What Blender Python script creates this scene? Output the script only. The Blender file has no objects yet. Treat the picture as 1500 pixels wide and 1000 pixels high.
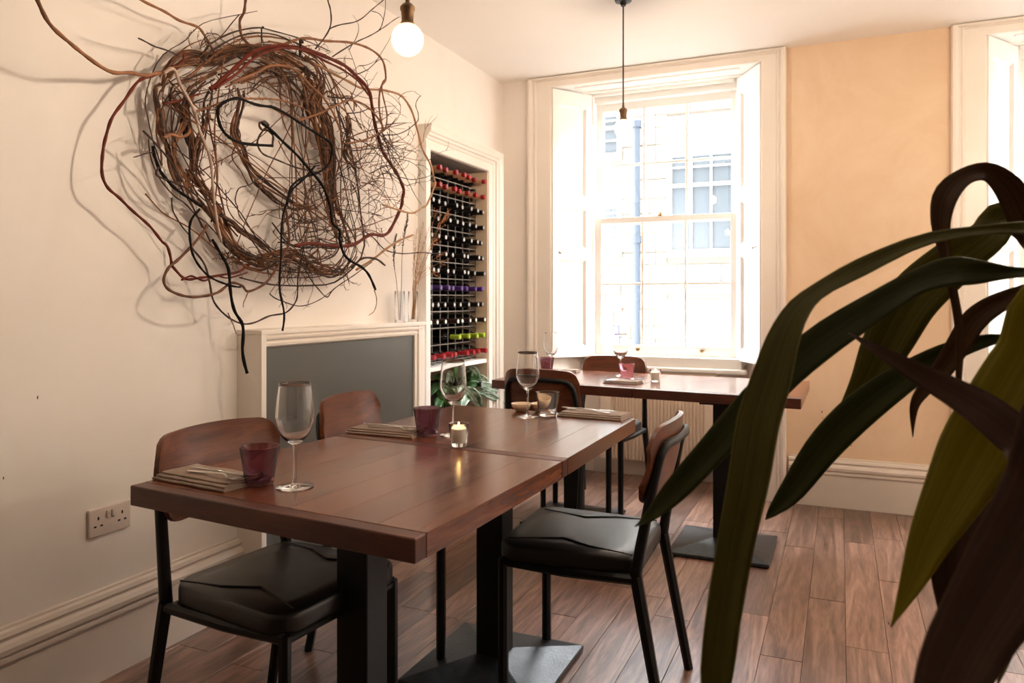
import bpy, bmesh, math, random
from mathutils import Vector, Matrix
random.seed(7)
S = bpy.context.scene
COL = S.collection
# ------------------------------------------------------------------ camera, world, lights, exposure
CAM = Vector((2.12, 0.0, 1.18)); FPX = 1100.0; HORIZON = 440.0
YAW = math.atan(482 / 1100.0); SY, CY = math.sin(YAW), math.cos(YAW)
cd = bpy.data.cameras.new('camera'); cam = bpy.data.objects.new('camera', cd); COL.objects.link(cam)
cam.location = CAM; cam.rotation_euler = (math.pi / 2, 0, YAW)
cd.sensor_width = 36; cd.lens = FPX / 1500 * 36; cd.shift_y = -(500 - HORIZON) / 1500
cd.clip_start = 0.02; cd.clip_end = 200
cd.dof.use_dof = True; cd.dof.focus_distance = 2.3; cd.dof.aperture_fstop = 5.6
S.camera = cam
S.view_settings.view_transform = 'Standard'; S.view_settings.look = 'None'
S.view_settings.gamma = 1; S.view_settings.use_curve_mapping = False
S.view_settings.exposure = 1.65
w = bpy.data.worlds.new('overcast_sky'); S.world = w; w.use_nodes = True
bg = w.node_tree.nodes['Background']; bg.inputs[0].default_value = (0.93, 0.965, 1.0, 1); bg.inputs[1].default_value = 21.0
BULB_W = 50.0          # glow strength of every pendant filament
S.cycles.use_denoising = True
S.cycles.max_bounces = 10; S.cycles.diffuse_bounces = 5; S.cycles.glossy_bounces = 5
S.cycles.transmission_bounces = 10; S.cycles.transparent_max_bounces = 16
S.cycles.sample_clamp_indirect = 6.0

def portal(x, z, sx, sz):
    l = bpy.data.lights.new('window_daylight_portal', 'AREA'); l.shape = 'RECTANGLE'; l.size = sx; l.size_y = sz
    l.cycles.is_portal = True
    o = bpy.data.objects.new('window_daylight_portal', l); COL.objects.link(o)
    o.location = (x, 5.12, z); o.rotation_euler = (-math.pi / 2, 0, 0)
for wx in (1.04, 3.50, 5.96):
    portal(wx, 1.68, 1.0, 1.8)

def ray(u, v):
    a = (u - 750) / FPX
    return Vector((-SY + a * CY, CY + a * SY, (HORIZON - v) / FPX))
def at_x(u, v, x):
    r = ray(u, v); return CAM + r * ((x - CAM.x) / r.x)
def at_z(u, v, z):
    r = ray(u, v); return CAM + r * ((z - CAM.z) / r.z)
def at_d(u, v, t):
    return CAM + ray(u, v) * t

# ------------------------------------------------------------------ materials
def lin(c):
    return tuple((x / 255 / 12.92 if x / 255 <= .04045 else ((x / 255 + .055) / 1.055) ** 2.4) for x in c)
def new_mat(name):
    m = bpy.data.materials.new(name); m.use_nodes = True
    return m, m.node_tree, m.node_tree.nodes['Principled BSDF']
def setp(b, **k):
    for n, v in k.items():
        n = n.replace('_', ' ')
        if n in b.inputs: b.inputs[n].default_value = v
def plain(name, rgb, rough=.5, metal=0., spec=.5, noise=0., nscale=8., bump=0., bscale=60., coat=0., dirt=None, stretch=(1, 1, 1)):
    m, t, b = new_mat(name); c = lin(rgb)
    b.inputs['Base Color'].default_value = (*c, 1)
    setp(b, Roughness=rough, Metallic=metal, Coat_Weight=coat)
    b.inputs['Specular IOR Level'].default_value = spec
    N, L = t.nodes, t.links
    if noise or bump:
        tc = N.new('ShaderNodeTexCoord'); mp = N.new('ShaderNodeMapping'); L.new(tc.outputs['Object'], mp.inputs[0])
        mp.inputs['Scale'].default_value = stretch
    if noise:
        n = N.new('ShaderNodeTexNoise'); n.inputs['Scale'].default_value = nscale; n.inputs['Detail'].default_value = 5
        L.new(mp.outputs[0], n.inputs[0])
        r = N.new('ShaderNodeValToRGB'); e = r.color_ramp.elements
        e[0].position = .3; e[1].position = .7
        d = lin(dirt) if dirt else tuple(x * (1 - noise) for x in c)
        e[0].color = (*d, 1); e[1].color = (*tuple(min(1, x * (1 + noise * .4)) for x in c), 1)
        L.new(n.outputs[0], r.inputs[0]); L.new(r.outputs[0], b.inputs['Base Color'])
    if bump:
        n2 = N.new('ShaderNodeTexNoise'); n2.inputs['Scale'].default_value = bscale; n2.inputs['Detail'].default_value = 4
        L.new(mp.outputs[0], n2.inputs[0])
        bp = N.new('ShaderNodeBump'); bp.inputs['Strength'].default_value = bump; bp.inputs['Distance'].default_value = .004
        L.new(n2.outputs[0], bp.inputs['Height']); L.new(bp.outputs[0], b.inputs['Normal'])
    return m
def wood(name, dark, mid, light, rough=.35, axis='y', scale=1., var=.25, bump=.12, coat=0., ring=0.):
    """grain runs along AXIS of the object; every object gets its own offset and tone"""
    m, t, b = new_mat(name); N, L = t.nodes, t.links
    tc = N.new('ShaderNodeTexCoord'); oi = N.new('ShaderNodeObjectInfo')
    sc = N.new('ShaderNodeVectorMath'); sc.operation = 'SCALE'; cb = N.new('ShaderNodeCombineXYZ')
    for i, k in enumerate((37., 53., 71.)):
        mu = N.new('ShaderNodeMath'); mu.operation = 'MULTIPLY'; mu.inputs[1].default_value = k
        L.new(oi.outputs['Random'], mu.inputs[0]); L.new(mu.outputs[0], cb.inputs[i])
    ad = N.new('ShaderNodeVectorMath'); ad.operation = 'ADD'
    L.new(tc.outputs['Object'], ad.inputs[0]); L.new(cb.outputs[0], ad.inputs[1])
    mp = N.new('ShaderNodeMapping'); L.new(ad.outputs[0], mp.inputs[0])
    s = {'x': (1.2, 14, 14), 'y': (14, 1.2, 14), 'z': (14, 14, 1.2)}[axis]
    mp.inputs['Scale'].default_value = tuple(q * scale for q in s)
    n = N.new('ShaderNodeTexNoise'); n.inputs['Scale'].default_value = 1.6; n.inputs['Detail'].default_value = 7; n.inputs['Roughness'].default_value = .62
    n.inputs['Distortion'].default_value = .9 + ring
    L.new(mp.outputs[0], n.inputs[0])
    mp2 = N.new('ShaderNodeMapping'); L.new(ad.outputs[0], mp2.inputs[0]); mp2.inputs['Scale'].default_value = tuple(q * scale * 6 for q in s)
    n2 = N.new('ShaderNodeTexNoise'); n2.inputs['Scale'].default_value = 2.2; n2.inputs['Detail'].default_value = 3
    L.new(mp2.outputs[0], n2.inputs[0])
    mx = N.new('ShaderNodeMath'); mx.operation = 'MULTIPLY_ADD'; mx.inputs[1].default_value = .3
    L.new(n2.outputs[0], mx.inputs[0]); L.new(n.outputs[0], mx.inputs[2])
    r = N.new('ShaderNodeValToRGB'); e = r.color_ramp.elements
    e[0].position = .45; e[0].color = (*lin(dark), 1); e[1].position = .85; e[1].color = (*lin(light), 1)
    em = e.new(.62); em.color = (*lin(mid), 1)
    L.new(mx.outputs[0], r.inputs[0])
    hv = N.new('ShaderNodeHueSaturation'); mr = N.new('ShaderNodeMapRange')
    mr.inputs[3].default_value = 1 - var; mr.inputs[4].default_value = 1 + var
    L.new(oi.outputs['Random'], mr.inputs[0]); L.new(mr.outputs[0], hv.inputs['Value']); L.new(r.outputs[0], hv.inputs['Color'])
    L.new(hv.outputs[0], b.inputs['Base Color'])
    setp(b, Coat_Weight=coat, Coat_Roughness=.14)
    rr = N.new('ShaderNodeMapRange'); rr.inputs[3].default_value = rough * .85; rr.inputs[4].default_value = rough * 1.3
    L.new(n.outputs[0], rr.inputs[0]); L.new(rr.outputs[0], b.inputs['Roughness'])
    bp = N.new('ShaderNodeBump'); bp.inputs['Strength'].default_value = bump; bp.inputs['Distance'].default_value = .003
    L.new(mx.outputs[0], bp.inputs['Height']); L.new(bp.outputs[0], b.inputs['Normal'])
    return m
def glass(name, rgb=(255, 255, 255), rough=0., ior=1.47):
    m, t, b = new_mat(name)
    b.inputs['Base Color'].default_value = (*lin(rgb), 1)
    setp(b, Roughness=rough, IOR=ior); b.inputs['Transmission Weight'].default_value = 1
    return m
def pane_mat(name, tint=(1, 1, 1), refl=.08):
    m, t, b = new_mat(name); N, L = t.nodes, t.links; N.remove(b)
    tr = N.new('ShaderNodeBsdfTransparent'); tr.inputs[0].default_value = (*tint, 1)
    gl = N.new('ShaderNodeBsdfGlossy'); gl.inputs['Roughness'].default_value = .01
    mx = N.new('ShaderNodeMixShader'); mx.inputs[0].default_value = refl
    L.new(tr.outputs[0], mx.inputs[1]); L.new(gl.outputs[0], mx.inputs[2])
    L.new(mx.outputs[0], N['Material Output'].inputs[0]); return m
def emit(name, rgb, k):
    m, t, b = new_mat(name); b.inputs['Base Color'].default_value = (0, 0, 0, 1)
    b.inputs['Emission Color'].default_value = (*lin(rgb), 1); b.inputs['Emission Strength'].default_value = k
    return m
def glow_glass(name):
    """frosted globe of a lit bulb: thin glass that scatters the filament's light"""
    m, t, b = new_mat(name); N, L = t.nodes, t.links; N.remove(b)
    tr = N.new('ShaderNodeBsdfTransparent'); gl = N.new('ShaderNodeBsdfGlossy'); gl.inputs['Roughness'].default_value = .05
    em = N.new('ShaderNodeEmission'); em.inputs[0].default_value = (*lin((255, 224, 178)), 1); em.inputs[1].default_value = 1.1
    mx = N.new('ShaderNodeMixShader'); mx.inputs[0].default_value = .07; m2 = N.new('ShaderNodeMixShader'); m2.inputs[0].default_value = .3
    L.new(tr.outputs[0], mx.inputs[1]); L.new(gl.outputs[0], mx.inputs[2]); L.new(mx.outputs[0], m2.inputs[1]); L.new(em.outputs[0], m2.inputs[2])
    L.new(m2.outputs[0], N['Material Output'].inputs[0]); return m
def plaster(name, a, bcol, scale=2.2, bump=.15):
    """brushed plaster: broad patchy strokes between two close tones"""
    m, t, b = new_mat(name); N, L = t.nodes, t.links
    tc = N.new('ShaderNodeTexCoord'); mp = N.new('ShaderNodeMapping'); L.new(tc.outputs['Object'], mp.inputs[0])
    mp.inputs['Rotation'].default_value = (.5, .3, .4); mp.inputs['Scale'].default_value = (1, 1.3, .8)
    n = N.new('ShaderNodeTexNoise'); n.inputs['Scale'].default_value = scale; n.inputs['Detail'].default_value = 8
    n.inputs['Roughness'].default_value = .6; n.inputs['Distortion'].default_value = 1.5; L.new(mp.outputs[0], n.inputs[0])
    r = N.new('ShaderNodeValToRGB'); e = r.color_ramp.elements; e[0].position = .3; e[1].position = .72
    e[0].color = (*lin(a), 1); e[1].color = (*lin(bcol), 1)
    L.new(n.outputs[0], r.inputs[0]); L.new(r.outputs[0], b.inputs['Base Color']); setp(b, Roughness=.7)
    n2 = N.new('ShaderNodeTexNoise'); n2.inputs['Scale'].default_value = 22; n2.inputs['Detail'].default_value = 6; L.new(tc.outputs['Object'], n2.inputs[0])
    bp = N.new('ShaderNodeBump'); bp.inputs['Strength'].default_value = bump; bp.inputs['Distance'].default_value = .004
    L.new(n2.outputs[0], bp.inputs['Height']); L.new(bp.outputs[0], b.inputs['Normal'])
    return m
M = dict(
    wall_left=plaster('cream_wall_paint', (234, 225, 216), (240, 232, 224), 1.4, .12),
    wall_dark=plaster('bounce_cutting_wall_paint', (88, 74, 62), (98, 83, 70), 1.4, .1),  # made-up dark tone for the unseen front wall, cuts bounced light
    wall_back=plaster('tan_limewash', (222, 190, 156), (232, 205, 176), 2.4, .2),
    ceiling=plain('ceiling_paint', (240, 235, 229), .8, noise=.02, nscale=2),
    trim=plain('cream_gloss_paint', (237, 227, 216), .35, noise=.03, nscale=5, bump=.05, bscale=30),
    skirt=plain('cream_skirting_paint', (220, 207, 195), .4, noise=.06, nscale=6, bump=.06, bscale=30),
    shutter=plain('white_shutter_paint', (240, 236, 230), .35, bump=.04, bscale=25),
    board=plain('grey_board_paint', (84, 82, 76), .42, noise=.08, nscale=4, bump=.08, bscale=14),
    niche=plain('niche_cream_paint', (222, 200, 172), .6, noise=.04),
    niche_top=wood('niche_grey_board', (120, 108, 98), (136, 124, 114), (150, 138, 126), .7, 'x', 1., .1),
    table=wood('mahogany_stained_table_wood', (64, 31, 16), (92, 47, 25), (122, 70, 41), .22, 'y', .8, .12, .04, .08),
    edge=wood('mahogany_stained_edge_wood', (54, 24, 13), (74, 34, 18), (96, 48, 28), .38, 'x', .8, .08, .06, .0),
    ply=wood('walnut_veneer', (68, 33, 17), (92, 47, 25), (118, 65, 37), .32, 'y', 1.0, .08, .1, .25),
    floor=wood('walnut_floor_board', (70, 48, 39), (104, 75, 61), (144, 110, 92), .28, 'y', .7, .3, .1, .25, 1.2),
    black=plain('black_powder_coat', (5, 5, 5), .45, spec=.35, bump=.04, bscale=120),
    iron=plain('cast_iron_base', (62, 64, 66), .34, metal=.7, noise=.35, nscale=22, bump=.25, bscale=150),
    leather=plain('black_leatherette', (20, 19, 18), .36, spec=.6, bump=.1, bscale=220),
    seam=plain('black_seam', (10, 10, 10), .6),
    radiator=plain('cream_radiator_enamel', (226, 208, 188), .4),
    socket=plain('white_socket_plastic', (205, 190, 178), .35),
    dark=plain('dark_hole', (14, 12, 10), .8),
    brass=plain('aged_bronze', (126, 98, 72), .38, metal=.85, noise=.2, nscale=30),
    gilt=plain('brass_catch', (150, 120, 70), .4, metal=.9),
    steel=plain('polished_steel', (200, 196, 190), .18, metal=1.),
    cord=plain('black_fabric_cord', (20, 18, 17), .7),
    linen=plain('taupe_linen', (146, 126, 112), .9, noise=.12, nscale=30, bump=.35, bscale=420),
    clear=glass('clear_glass'), amethyst=glass('amethyst_glass', (196, 158, 178)), pink=glass('rose_glass', (246, 206, 216)),
    pane=pane_mat('window_glass', (1, 1, 1), .06), bulb_glass=glow_glass('bulb_glass'),
    filament=emit('warm_filament', (255, 234, 208), BULB_W * 10),
    flame=emit('candle_flame', (255, 206, 130), 18),
    wax=plain('candle_wax', (255, 244, 226), .5), wick=plain('wick', (30, 24, 20), .9),
    ceramic=plain('cream_stoneware', (214, 186, 156), .45, noise=.05, nscale=40),
    bottle=plain('dark_bottle_glass', (14, 12, 10), .08, spec=.7, coat=.5),
    cap_red=plain('red_capsule', (150, 22, 34), .3), cap_black=plain('black_capsule', (24, 20, 20), .3),
    cap_purple=plain('purple_capsule', (74, 44, 110), .3), cap_green=plain('green_capsule', (148, 170, 40), .35),
    cap_brown=plain('brown_capsule', (58, 34, 30), .35), foil=plain('silver_foil_disc', (176, 172, 168), .35, metal=.5),
    cork=plain('tan_neck_label', (200, 160, 124), .5), foil_mint=plain('mint_foil_disc', (206, 226, 206), .35),
    wire=plain('galvanised_wire', (140, 132, 126), .35, metal=.6), rackside=plain('black_rack_timber', (22, 18, 16), .5),
    stone=plain('pale_sandstone', (94, 87, 76), .9, noise=.16, nscale=3, bump=.3, bscale=12),
    mortar=plain('lime_mortar', (72, 66, 58), .95), facade_white=plain('white_window_paint', (130, 130, 128), .5),
    facade_glass=plain('dark_window_glass', (48, 52, 55), .3, spec=.15), blind=plain('pale_blind', (98, 104, 108), .7),
    pipe=plain('grey_cast_pipe', (34, 40, 48), .6, spec=.2), blue=plain('blue_door_paint', (34, 46, 110), .5), pinksign=plain('pink_sign', (150, 84, 76), .6),
    asphalt=plain('paving', (60, 60, 60), .9, noise=.15),
    br_dark=plain('dark_bark', (58, 36, 25), .7, noise=.3, nscale=30, bump=.3), br_brown=plain('brown_bark', (104, 64, 40), .75, noise=.35, nscale=30, bump=.4),
    br_red=plain('red_bark', (100, 36, 20), .65, spec=.25, noise=.25, nscale=25, bump=.2), br_tan=plain('tan_bark', (168, 124, 88), .7, noise=.2, nscale=25, bump=.2),
    br_pale=plain('pale_bark', (176, 150, 134), .75, noise=.15, nscale=25), br_black=plain('black_bark', (16, 12, 11), .75, spec=.15, bump=.2), br_mid=plain('mid_brown_bark', (136, 88, 54), .75, noise=.35, nscale=30, bump=.4),
    feather=plain('black_feather', (24, 19, 18), .8, bump=.4, bscale=160), straw=plain('dried_grass', (178, 132, 86), .85), orange=plain('dried_seed_pod', (160, 98, 52), .8),
    pot=plain('terracotta_pot', (132, 88, 66), .8, noise=.15), soil=plain('soil', (40, 30, 24), .95, bump=.6), cane=plain('plant_cane', (96, 72, 50), .85, noise=.3, nscale=20, bump=.4, stretch=(1, 1, 4)),
)
# ------------------------------------------------------------------ mesh helpers
def link(name, me, mat, parent=None, loc=None, rotz=None):
    o = bpy.data.objects.new(name, me); COL.objects.link(o)
    if mat is not None and not me.materials: me.materials.append(mat)
    if parent is not None: o.parent = parent
    if loc is not None: o.location = loc
    if rotz is not None: o.rotation_euler = (0, 0, rotz)
    return o
def build(name, bm, mat, parent=None, smooth=False, loc=None, rotz=None, auto=None):
    bmesh.ops.recalc_face_normals(bm, faces=bm.faces)
    me = bpy.data.meshes.new(name); bm.to_mesh(me); bm.free()
    if smooth:
        for p in me.polygons: p.use_smooth = True
        if auto is not None:
            bm2 = bmesh.new(); bm2.from_mesh(me)
            for e in bm2.edges:
                if len(e.link_faces) == 2 and e.calc_face_angle(0) > math.radians(auto): e.smooth = False
            bm2.to_mesh(me); bm2.free()
    return link(name, me, mat, parent, loc, rotz)
def thing(name, label, cat, loc=(0, 0, 0), rotz=0, group=None):
    o = bpy.data.objects.new(name, None); COL.objects.link(o); o.empty_display_size = .05
    o.location = loc; o.rotation_euler = (0, 0, rotz); return tag(o, label, cat, group)
def tag(o, label, cat, group=None):
    o['label'] = label; o['category'] = cat
    if group: o['group'] = group
    return o
def struct(o):
    o['kind'] = 'structure'; return o
def root_struct(name):
    o = bpy.data.objects.new(name, None); COL.objects.link(o); return struct(o)
def stuff(o):
    o['kind'] = 'stuff'; return o
def dup(src, loc, rotz, label, group=None):
    r = src.copy(); COL.objects.link(r); r.location = loc; r.rotation_euler = (0, 0, rotz); r['label'] = label
    if group: r['group'] = group
    for ch in list(src.children):
        c = ch.copy(); COL.objects.link(c); c.parent = r
        for g in list(ch.children):
            d = g.copy(); COL.objects.link(d); d.parent = c
    return r
def box(bm, a, b, bevel=0., rot=None, seg=2):
    """axis box between corners a and b, optional bevel"""
    r = bmesh.ops.create_cube(bm, size=1)
    vs = r['verts']; c = [(a[i] + b[i]) / 2 for i in range(3)]; d = [abs(b[i] - a[i]) for i in range(3)]
    for v in vs: v.co = Vector((v.co.x * d[0], v.co.y * d[1], v.co.z * d[2]))
    if bevel:
        es = list({e for v in vs for e in v.link_edges})
        q = bmesh.ops.bevel(bm, geom=es, offset=bevel, segments=seg, affect='EDGES', profile=.5)
        vs = list({v for f in q['faces'] for v in f.verts} | {v for v in vs if v.is_valid})
    for v in vs:
        if rot is not None: v.co = rot @ v.co
        v.co += Vector(c)
    return bm
def prism(bm, poly, z0, z1, bevel=0., seg=2):
    lo = [bm.verts.new((p[0], p[1], z0)) for p in poly]; hi = [bm.verts.new((p[0], p[1], z1)) for p in poly]
    n = len(poly); fs = [bm.faces.new(lo[::-1]), bm.faces.new(hi)]
    for i in range(n): fs.append(bm.faces.new((lo[i], lo[(i + 1) % n], hi[(i + 1) % n], hi[i])))
    if bevel:
        es = list({e for f in fs for e in f.edges})
        bmesh.ops.bevel(bm, geom=es, offset=bevel, segments=seg, affect='EDGES', profile=.5)
    return bm
def sweep(bm, prof, p0, p1, up=(0, 0, 1), out=None):
    """straight moulding: PROF points (out, up) carried from p0 to p1"""
    p0, p1 = Vector(p0), Vector(p1); up = Vector(up); out = Vector(out)
    A = [bm.verts.new(p0 + out * a + up * b) for a, b in prof]; B = [bm.verts.new(p1 + out * a + up * b) for a, b in prof]
    n = len(prof)
    for i in range(n): bm.faces.new((A[i], A[(i + 1) % n], B[(i + 1) % n], B[i]))
    bm.faces.new(A[::-1]); bm.faces.new(B); return bm
def smooth_path(pts, n):
    """Catmull-Rom through pts, n samples"""
    pts = [Vector(p) for p in pts]
    if len(pts) < 3: return [pts[0].lerp(pts[-1], i / (n - 1)) for i in range(n)]
    out = []; m = len(pts) - 1
    for i in range(n):
        t = i / (n - 1) * m; k = min(int(t), m - 1); f = t - k
        p0, p1, p2, p3 = pts[max(k - 1, 0)], pts[k], pts[k + 1], pts[min(k + 2, m)]
        out.append(.5 * ((2 * p1) + (p2 - p0) * f + (2 * p0 - 5 * p1 + 4 * p2 - p3) * f * f + (3 * p1 - p0 - 3 * p2 + p3) * f ** 3))
    return out
def tube(bm, pts, r, sides=8, cap=True, phase=0.):
    pts = [Vector(p) for p in pts]; n = len(pts)
    R = r if isinstance(r, (list, tuple)) else [r] * n
    rings = []; nrm = None
    for i in range(n):
        t = (pts[min(i + 1, n - 1)] - pts[max(i - 1, 0)])
        if t.length < 1e-9: t = Vector((0, 0, 1))
        t.normalize()
        if nrm is None:
            nrm = t.cross(Vector((0, 0, 1)) if abs(t.z) < .9 else Vector((1, 0, 0))).normalized()
        else:
            nrm = (nrm - t * nrm.dot(t))
            nrm = nrm.normalized() if nrm.length > 1e-6 else t.orthogonal().normalized()
        b = t.cross(nrm)
        k = 1.
        if 0 < i < n - 1:
            d1 = (pts[i] - pts[i - 1]).normalized(); d2 = (pts[i + 1] - pts[i]).normalized()
            k = 1 / max(.75, math.sqrt(max(0, (1 + d1.dot(d2)) / 2)))
        rings.append([bm.verts.new(pts[i] + (nrm * math.cos(a) + b * math.sin(a)) * R[i] * k) for a in [phase + 2 * math.pi * j / sides for j in range(sides)]])
    for i in range(n - 1):
        for j in range(sides):
            bm.faces.new((rings[i][j], rings[i][(j + 1) % sides], rings[i + 1][(j + 1) % sides], rings[i + 1][j]))
    if cap:
        bm.faces.new(rings[0][::-1]); bm.faces.new(rings[-1])
    return bm
def lathe(bm, prof, seg=32, c=(0, 0, 0)):
    """PROF (r, z) from axis to axis, closed by revolution"""
    rings = []
    for r, z in prof:
        if r < 1e-6: rings.append([bm.verts.new((c[0], c[1], c[2] + z))])
        else: rings.append([bm.verts.new((c[0] + r * math.cos(2 * math.pi * j / seg), c[1] + r * math.sin(2 * math.pi * j / seg), c[2] + z)) for j in range(seg)])
    for a, b in zip(rings, rings[1:]):
        for j in range(seg):
            k = (j + 1) % seg
            if len(a) == 1 and len(b) == 1: continue
            if len(a) == 1: bm.faces.new((a[0], b[j], b[k]))
            elif len(b) == 1: bm.faces.new((a[j], a[k], b[0]))
            else: bm.faces.new((a[j], a[k], b[k], b[j]))
    return bm
def curve_prof(pts, n):
    q = smooth_path([(p[0], p[1], 0) for p in pts], n); return [(max(0, v.x), v.y) for v in q]
def shell(bm, P, nu, nv, th):
    """thin curved plate from P(i/nu, j/nv) -> (point, normal), thickness th"""
    T = [[None] * (nv + 1) for _ in range(nu + 1)]; B = [[None] * (nv + 1) for _ in range(nu + 1)]
    for i in range(nu + 1):
        for j in range(nv + 1):
            p, nn = P(i / nu, j / nv); T[i][j] = bm.verts.new(p + nn * th / 2); B[i][j] = bm.verts.new(p - nn * th / 2)
    for i in range(nu):
        for j in range(nv):
            bm.faces.new((T[i][j], T[i + 1][j], T[i + 1][j + 1], T[i][j + 1])); bm.faces.new((B[i][j], B[i][j + 1], B[i + 1][j + 1], B[i + 1][j]))
    for i in range(nu):
        for j in (0, nv): bm.faces.new((T[i][j], T[i + 1][j], B[i + 1][j], B[i][j]))
    for j in range(nv):
        for i in (0, nu): bm.faces.new((T[i][j], T[i][j + 1], B[i][j + 1], B[i][j]))
    return bm
def rrect(hx, hy, r, n=6, cx=0, cy=0):
    out = []
    for qx, qy, a0 in ((1, 1, 0), (-1, 1, 90), (-1, -1, 180), (1, -1, 270)):
        for i in range(n + 1):
            a = math.radians(a0 + 90 * i / n); out.append((cx + qx * (hx - r) + r * math.cos(a), cy + qy * (hy - r) + r * math.sin(a)))
    return out
# ------------------------------------------------------------------ the room
X1, Y0, YB, YO, H = 7.2, -3.4, 4.68, 5.02, 2.66
DX = 2.463                       # from one window to the next
bm = bmesh.new()
box(bm, (-.5, Y0 - .1, -.12), (X1 + .1, YO + .12, -.012)); floor = struct(build('floor', bm, plain('floor_joint', (26, 20, 17), .8)))
pw = .131; x = .039 - pw; row = 0; far_bm = bmesh.new(); plank_meshes = {}
while x < X1:
    random.seed(1000 + row); y = Y0 - random.random() * .9
    while y < YO:
        L = random.choice((.62, .78, .9, 1.1, 1.22)); y1 = min(y + L, YO); ya = max(y, Y0)
        if y1 - ya > .04:
            if x < 3.9 and y1 > .9:
                key = round(y1 - ya, 2)
                if key not in plank_meshes:
                    b = bmesh.new(); box(b, (-pw / 2 + .0006, 0, -.012), (pw / 2 - .0006, key - .0015, 0), .0009, seg=1)
                    bmesh.ops.recalc_face_normals(b, faces=b.faces)
                    me = bpy.data.meshes.new('plank'); b.to_mesh(me); b.free(); me.materials.append(M['floor']); plank_meshes[key] = me
                link('plank', plank_meshes[key], None, floor, (x + pw / 2, ya, random.uniform(-.0004, .0004)))
            else:
                box(far_bm, (x + .0006, ya, -.012), (x + pw - .0006, y1 - .0015, 0))
        y = y1
        if y >= YO: break
    x += pw; row += 1
stuff(build('plank_field', far_bm, M['floor'], floor))
random.seed(7)
bm = bmesh.new(); box(bm, (-.5, Y0 - .1, H), (X1 + .1, YO + .1, H + .1)); struct(build('ceiling', bm, M['ceiling']))
# left wall with the wine niche
NY0, NY1, NZ, ND = 3.605, 4.36, 2.01, -.36
bm = bmesh.new()
box(bm, (-.45, Y0, 0), (0, NY0, H)); box(bm, (-.45, NY1, 0), (0, YB + .3, H)); box(bm, (-.45, NY0, NZ), (0, NY1, H))
wl = struct(build('wall_left', bm, M['wall_left']))
bm = bmesh.new(); box(bm, (-.45, NY0, 0), (ND, NY1, NZ)); build('niche_back', bm, M['niche'], wl)
bm = bmesh.new(); box(bm, (ND, NY1 - .008, 0), (.04, NY1 + .004, NZ)); build('niche_side', bm, M['niche'], wl)
bm = bmesh.new(); box(bm, (ND, NY0 - .004, 0), (.04, NY0 + .006, NZ)); build('niche_side', bm, M['niche'], wl)
for k in range(4):
    bm = bmesh.new(); box(bm, (ND + k * .1, NY0, NZ - .006), (ND + k * .1 + .098, NY1, NZ + .004), .001, seg=1); build('niche_board', bm, M['niche_top'], wl)
for (v_, u_, s_) in ((582, 55, .006), (700, 5, .005), (738, 195, .003)):
    p = at_x(u_, v_, 0); bm = bmesh.new(); bmesh.ops.create_icosphere(bm, subdivisions=1, radius=s_)
    for q in bm.verts: q.co = Vector((q.co.x * .25, q.co.y * .35, q.co.z)) + p
    build('plaster_chip', bm, M['dark'], wl)
bm = bmesh.new(); box(bm, (X1, Y0, 0), (X1 + .1, YO, H)); struct(build('wall_right', bm, M['wall_left']))
bm = bmesh.new(); box(bm, (-.4, Y0 - .1, 0), (X1 + .1, Y0, H)); struct(build('wall_front', bm, M['wall_dark']))
# back wall in segments between the splayed window openings
bm = bmesh.new(); OX0, OX1 = .338, 1.715
for i in range(3):
    a = OX1 + i * DX; b = OX0 + (i + 1) * DX if i < 2 else X1
    if i == 2: prism(bm, [(a, YB), (X1, YB), (X1, YO + .1), (a - .16, YO + .1)], 0, H)
    else: prism(bm, [(a, YB), (b, YB), (b + .16, YO + .1), (a - .16, YO + .1)], 0, H)
for i in range(3):
    box(bm, (OX0 - .02 + i * DX, YB, 2.605), (OX1 + .02 + i * DX, YO + .1, H))
wb = struct(build('wall_back', bm, M['wall_back']))
bm = bmesh.new(); prism(bm, [(0, YB), (OX0, YB), (OX0 + .16, YO + .1), (-.4, YO + .1)], 0, H); build('wall_return', bm, M['wall_left'], wb)
for (u_, v_, s_) in ((1204, 603, .008), (1247, 652, .006), (1205, 612, .005)):
    r = ray(u_, v_); p = CAM + r * ((YB - CAM.y) / r.y); bm = bmesh.new(); bmesh.ops.create_icosphere(bm, subdivisions=1, radius=s_)
    for q in bm.verts: q.co = Vector((q.co.x * .4, q.co.y * .2, q.co.z)) + p
    build('plaster_chip', bm, M['dark'], wb)
# skirtings
SK = [(0, 0), (.022, 0), (.022, .185), (.03, .188), (.03, .2), (.024, .203), (.034, .212), (.036, .226), (.03, .238), (.018, .244), (.018, .25), (.024, .256), (.02, .268), (.008, .272), (.008, .279), (0, .281)]
bm = bmesh.new(); sweep(bm, SK, (0, Y0, 0), (0, 2.212, 0), out=(1, 0, 0)); struct(build('baseboard_left', bm, M['skirt'], smooth=False))
def sk_back(a, b):
    bm = bmesh.new(); sweep(bm, SK, (a, YB, 0), (b, YB, 0), out=(0, -1, 0)); return bm
bbk = struct(build('baseboard_back', sk_back(1.84, 2.663), M['skirt']))
build('skirting_run', sk_back(1.84 + DX, 2.663 + DX), M['skirt'], bbk)
bm = bmesh.new(); sweep(bm, SK, (X1, Y0, 0), (X1, YB, 0), out=(-1, 0, 0)); struct(build('baseboard_right', bm, M['skirt']))
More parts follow.
